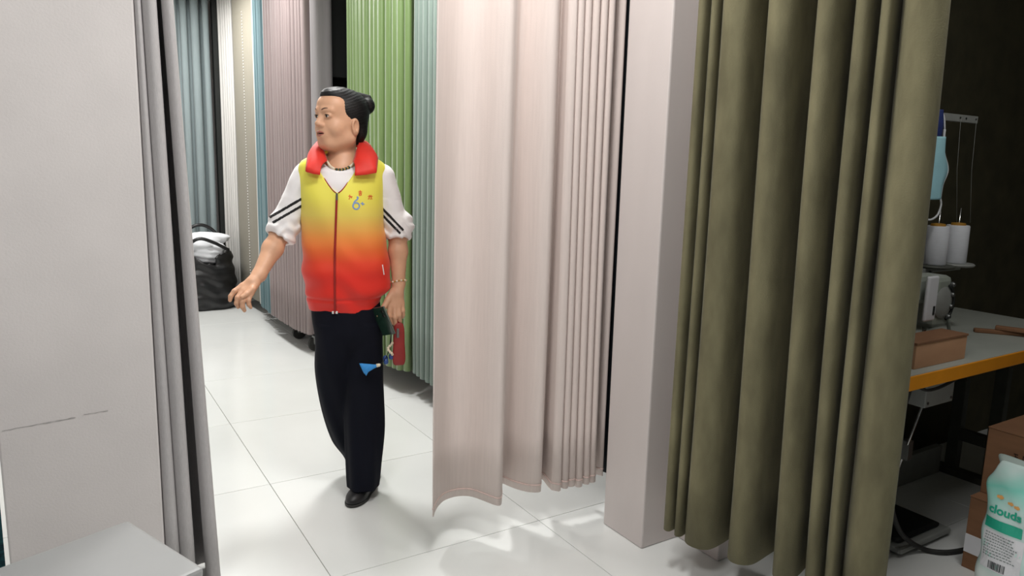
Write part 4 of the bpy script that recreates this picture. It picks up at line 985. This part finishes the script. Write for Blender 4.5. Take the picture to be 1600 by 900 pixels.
# ------------------------------------------------------------------ teal printed plastic package in the right corner
def bag_mat():
    m = mat('printed_film', srgb(214, 232, 228), 0.25, 0.0, coat=0.3, bump=0.3, bscale=(30, 30, 30)); nt = m.node_tree; b = nt.nodes['Principled BSDF']
    tc = nt.nodes.new('ShaderNodeTexCoord'); sp = nt.nodes.new('ShaderNodeSeparateXYZ'); nt.links.new(tc.outputs['Object'], sp.inputs[0])
    n = nt.nodes.new('ShaderNodeTexNoise'); n.inputs['Scale'].default_value = 7; nt.links.new(tc.outputs['Object'], n.inputs['Vector'])
    ad = nt.nodes.new('ShaderNodeMath'); ad.operation = 'MULTIPLY_ADD'; ad.inputs[1].default_value = 0.22; nt.links.new(n.outputs['Fac'], ad.inputs[0]); nt.links.new(sp.outputs['Z'], ad.inputs[2])
    r = nt.nodes.new('ShaderNodeValToRGB'); nt.links.new(ad.outputs[0], r.inputs[0]); cr = r.color_ramp
    st_ = [(0.0, srgb(222, 224, 220)), (0.24, srgb(218, 226, 222)), (0.34, srgb(196, 226, 220)), (0.46, srgb(206, 228, 224)), (0.56, srgb(130, 208, 192)), (0.64, srgb(196, 216, 212))]
    cr.elements[0].position, cr.elements[0].color = st_[0]; cr.elements[1].position, cr.elements[1].color = st_[-1]
    for p, c in st_[1:-1]: e = cr.elements.new(p); e.color = c
    nt.links.new(r.outputs[0], b.inputs['Base Color']); return m
M_['bag'] = bag_mat()
M_['teal_print'] = mat('teal_print', srgb(36, 170, 140), 0.4, 0.04)
M_['pale_teal'] = mat('pale_teal_print', srgb(120, 205, 180), 0.4, 0.04)
M_['grey_print'] = mat('grey_print', srgb(120, 132, 130), 0.5, 0.0)
M_['dark_text'] = mat('black_print', srgb(50, 56, 58), 0.5, 0.0)
M_['orange_print'] = mat('orange_print', srgb(224, 166, 96), 0.5, 0.1)
M_['film'] = mat('clear_film', srgb(205, 222, 216), 0.15, 0.03, trans=0.5)
pk = empty('plastic_package', (2.345, 0.868, 0))
v = Vol((-0.10, -0.14, -0.005), (0.10, 0.14, 0.56), 0.005)
v.put(col([(0.0, 0, 0, 0.060, 0.100), (0.03, 0, 0, 0.074, 0.108), (0.15, 0, 0, 0.078, 0.108), (0.30, 0, 0, 0.076, 0.106), (0.40, -0.004, 0, 0.070, 0.106), (0.45, -0.016, 0.0, 0.050, 0.105), (0.49, -0.028, 0.0, 0.026, 0.101), (0.515, -0.034, 0.0, 0.010, 0.097), (0.525, -0.036, 0.0, 0.006, 0.096)], 4.5,
          disp=lambda x, y, z: 0.0025 * np.sin(z * 45 + y * 30) * np.clip((z - 0.33) * 8, 0.2, 1.5) + 0.002 * np.sin(y * 70 - z * 50)))
pkb = vol_obj(v, 'film_body', M_['bag'], pk, 2)
pbvh = BVHTree.FromPolygons([q.co.copy() for q in pkb.data.vertices], [tuple(q.vertices) for q in pkb.data.polygons])
def bagx(y, z, off=0.0012):
    h = pbvh.ray_cast(Vector((-1, y, z)), Vector((1, 0, 0)))[0]
    return (h.x if h else -0.07) - off
def on_bag(name, verts2, faces, m, off=0.0012):     # verts2: (u to the right, z) printed on the film
    me = bpy.data.meshes.new(name); me.from_pydata([(bagx(-u, z, off), -u, z) for u, z in verts2], [], faces); me.update()
    o = link(name, me, m, pk); return o
def grid2(u0, u1, z0, z1, nu=10, nz=4, rnd=0.0):
    v2 = [(u0 + (u1 - u0) * i / nu, z0 + (z1 - z0) * j / nz) for j in range(nz + 1) for i in range(nu + 1)]
    return v2, [(j * (nu + 1) + i, j * (nu + 1) + i + 1, (j + 1) * (nu + 1) + i + 1, (j + 1) * (nu + 1) + i) for j in range(nz) for i in range(nu)]
def text_on_bag(txt, u0, z0, size, m, name, bold=0.0, off=0.0022):
    c = bpy.data.curves.new('txt', 'FONT'); c.body = txt; c.size = size; c.offset = bold; c.resolution_u = 3
    o = bpy.data.objects.new('txt', c); COL.objects.link(o)
    me = bpy.data.meshes.new_from_object(o.evaluated_get(bpy.context.evaluated_depsgraph_get()))
    bpy.data.objects.remove(o)
    vs = [(u0 + q.co.x, z0 + q.co.y) for q in me.vertices]; fs = [tuple(p.vertices) for p in me.polygons]
    bpy.data.meshes.remove(me)
    return on_bag(name, vs, fs, m, off)
on_bag('banner', *grid2(-0.092, 0.010, 0.324, 0.356), M_['teal_print'], 0.0012)
text_on_bag('clouds', -0.084, 0.374, 0.034, M_['teal_print'], 'brand_lettering', 0.0012)
on_bag('text_panel', *grid2(-0.090, 0.020, 0.200, 0.318), M_['plastic'], 0.0008)
bm_v = []; bm_f = []
def bar(u0, u1, z0, z1, V2, F2):
    i = len(V2); V2 += [(u0, z0), (u1, z0), (u1, z1), (u0, z1)]; F2.append((i, i + 1, i + 2, i + 3))
random.seed(11)
for r_ in range(9):
    z = 0.308 - r_ * 0.0085; u = -0.084
    while u < -0.012 + 0.014 * random.random():
        w = random.uniform(0.003, 0.008); bar(u, u + w, z, z + 0.0028, bm_v, bm_f); u += w + 0.0022
on_bag('small_print', bm_v, bm_f, M_['grey_print'], 0.002)
bm_v, bm_f = [], []; u = -0.064
while u < -0.020:
    w = random.choice((0.0012, 0.0022, 0.0034)); bar(u, u + w, 0.204, 0.228, bm_v, bm_f); u += w + random.choice((0.0012, 0.002))
on_bag('barcode', bm_v, bm_f, M_['dark_text'], 0.002)
for k, (u, z, r) in enumerate(((-0.060, 0.424, 0.007), (-0.030, 0.416, 0.006), (-0.012, 0.412, 0.006))):
    on_bag('printed_flower', [(u, z)] + [(u + r * 1.4 * math.cos(a), z + r * (0.8 + 0.2 * math.cos(5 * a)) * math.sin(a)) for a in np.linspace(0, 2 * PI, 17)[:-1]], [(0, i + 1, (i + 1) % 16 + 1) for i in range(16)], M_['orange_print'], 0.002)
# crumpled open film at the top
def crump(name, outline, m):
    o = pydata(name, [p for r in outline for p in r], [(r * len(outline[0]) + i, r * len(outline[0]) + i + 1, (r + 1) * len(outline[0]) + i + 1, (r + 1) * len(outline[0]) + i) for r in range(len(outline) - 1) for i in range(len(outline[0]) - 1)], m, pk, True)
    md = o.modifiers.new('s', 'SUBSURF'); md.levels = 2; md.render_levels = 2
    md = o.modifiers.new('t', 'SOLIDIFY'); md.thickness = 0.0008; return o
crump('film_flap', [[(-0.046, 0.078, 0.500), (-0.046, 0.03, 0.505), (-0.046, -0.08, 0.500)], [(-0.036, 0.090, 0.522), (-0.042, 0.03, 0.528), (-0.036, -0.085, 0.520)], [(-0.020, 0.108, 0.540), (-0.022, 0.04, 0.536), (-0.020, -0.07, 0.528)]], M_['film'])
tag(pk, 'white and teal printed plastic package of tissue in the lower right corner', 'package')

# ------------------------------------------------------------------ black bag of bedding at the end of the aisle
M_['bagblack'] = mat('black_polythene', srgb(20, 20, 21), 0.38, 0.1, (10, 10, 10), 0.9, (22, 22, 60))
M_['bedding'] = mat('white_bedding', srgb(232, 234, 238), 0.85, 0.03, (10, 10, 10), 0.5, (18, 18, 18))
bb = empty('carrier_bag', (1.105, 6.93, 0))
v = Vol((-0.36, -0.3, -0.01), (0.36, 0.3, 0.75), 0.010)
v.put(col([(0.0, 0, 0, 0.22, 0.17), (0.04, 0, 0, 0.245, 0.20), (0.2, 0, 0, 0.25, 0.21), (0.38, 0, 0, 0.235, 0.20), (0.50, 0, 0, 0.215, 0.18), (0.60, -0.0, 0, 0.20, 0.16)], 2.8,
          disp=lambda x, y, z: 0.005 * np.sin(z * 60 + x * 12 + np.sin(x * 25)) + 0.004 * np.sin(x * 40 + z * 30)))
sl_, (x_, y_, z_) = v.all()
rimz = 0.40 + 0.17 * np.abs(np.sin((x_ + 0.02) / 0.24 * PI / 2 * 1.0)) ** 1.2 + 0.02 * np.sin(y_ * 20)
inner = np.sqrt((x_ / 0.22) ** 2 + (y_ / 0.185) ** 2) - 1
v.F = np.maximum(v.F, np.maximum(z_ - rimz, -1)).astype(np.float32)
v.F = np.maximum(v.F, -np.maximum(inner * 0.18, 0.36 - z_)).astype(np.float32)
vol_obj(v, 'sack', M_['bagblack'], bb, 1)
for xs_, pts in ((0, [(-0.205, -0.10, 0.50), (-0.165, -0.17, 0.58), (-0.07, -0.19, 0.64), (0.05, -0.19, 0.60), (0.17, -0.15, 0.53)]), (1, [(-0.20, 0.08, 0.52), (-0.14, 0.14, 0.66), (-0.02, 0.15, 0.73), (0.10, 0.15, 0.68), (0.19, 0.10, 0.53)])):
    bm = bmesh.new(); bm_tube(bm, catmull(pts, 6), 0.015, 8); from_bm('handle', bm, M_['bagblack'], bb, True)
tag(bb, 'black plastic carrier bag at the far end of the aisle', 'bag')
v = Vol((-0.30, -0.25, 0.37), (0.30, 0.25, 0.74), 0.008)
v.put(ell((0.0, 0.0, 0.50), (0.19, 0.14, 0.12))); v.put(ell((0.02, 0.03, 0.62), (0.20, 0.14, 0.055)), 0.03); v.put(ell((-0.05, -0.03, 0.575), (0.15, 0.13, 0.05)), 0.015)
v.put(cap((-0.12, -0.08, 0.56), (0.12, -0.09, 0.545), 0.045, 0.04), 0.008)
sl_, (x_, y_, z_) = v.all(); v.F = (v.F + 0.004 * np.sin(z_ * 130 + x_ * 20) + 0.003 * np.sin(x_ * 45 + y_ * 60)).astype(np.float32)
bd = vol_obj(v, 'bedding', M_['bedding'], None, 1); bd.location = (1.105, 6.93, 0)
tag(bd, 'folded white bedding bulging out of the black carrier bag', 'bedding')
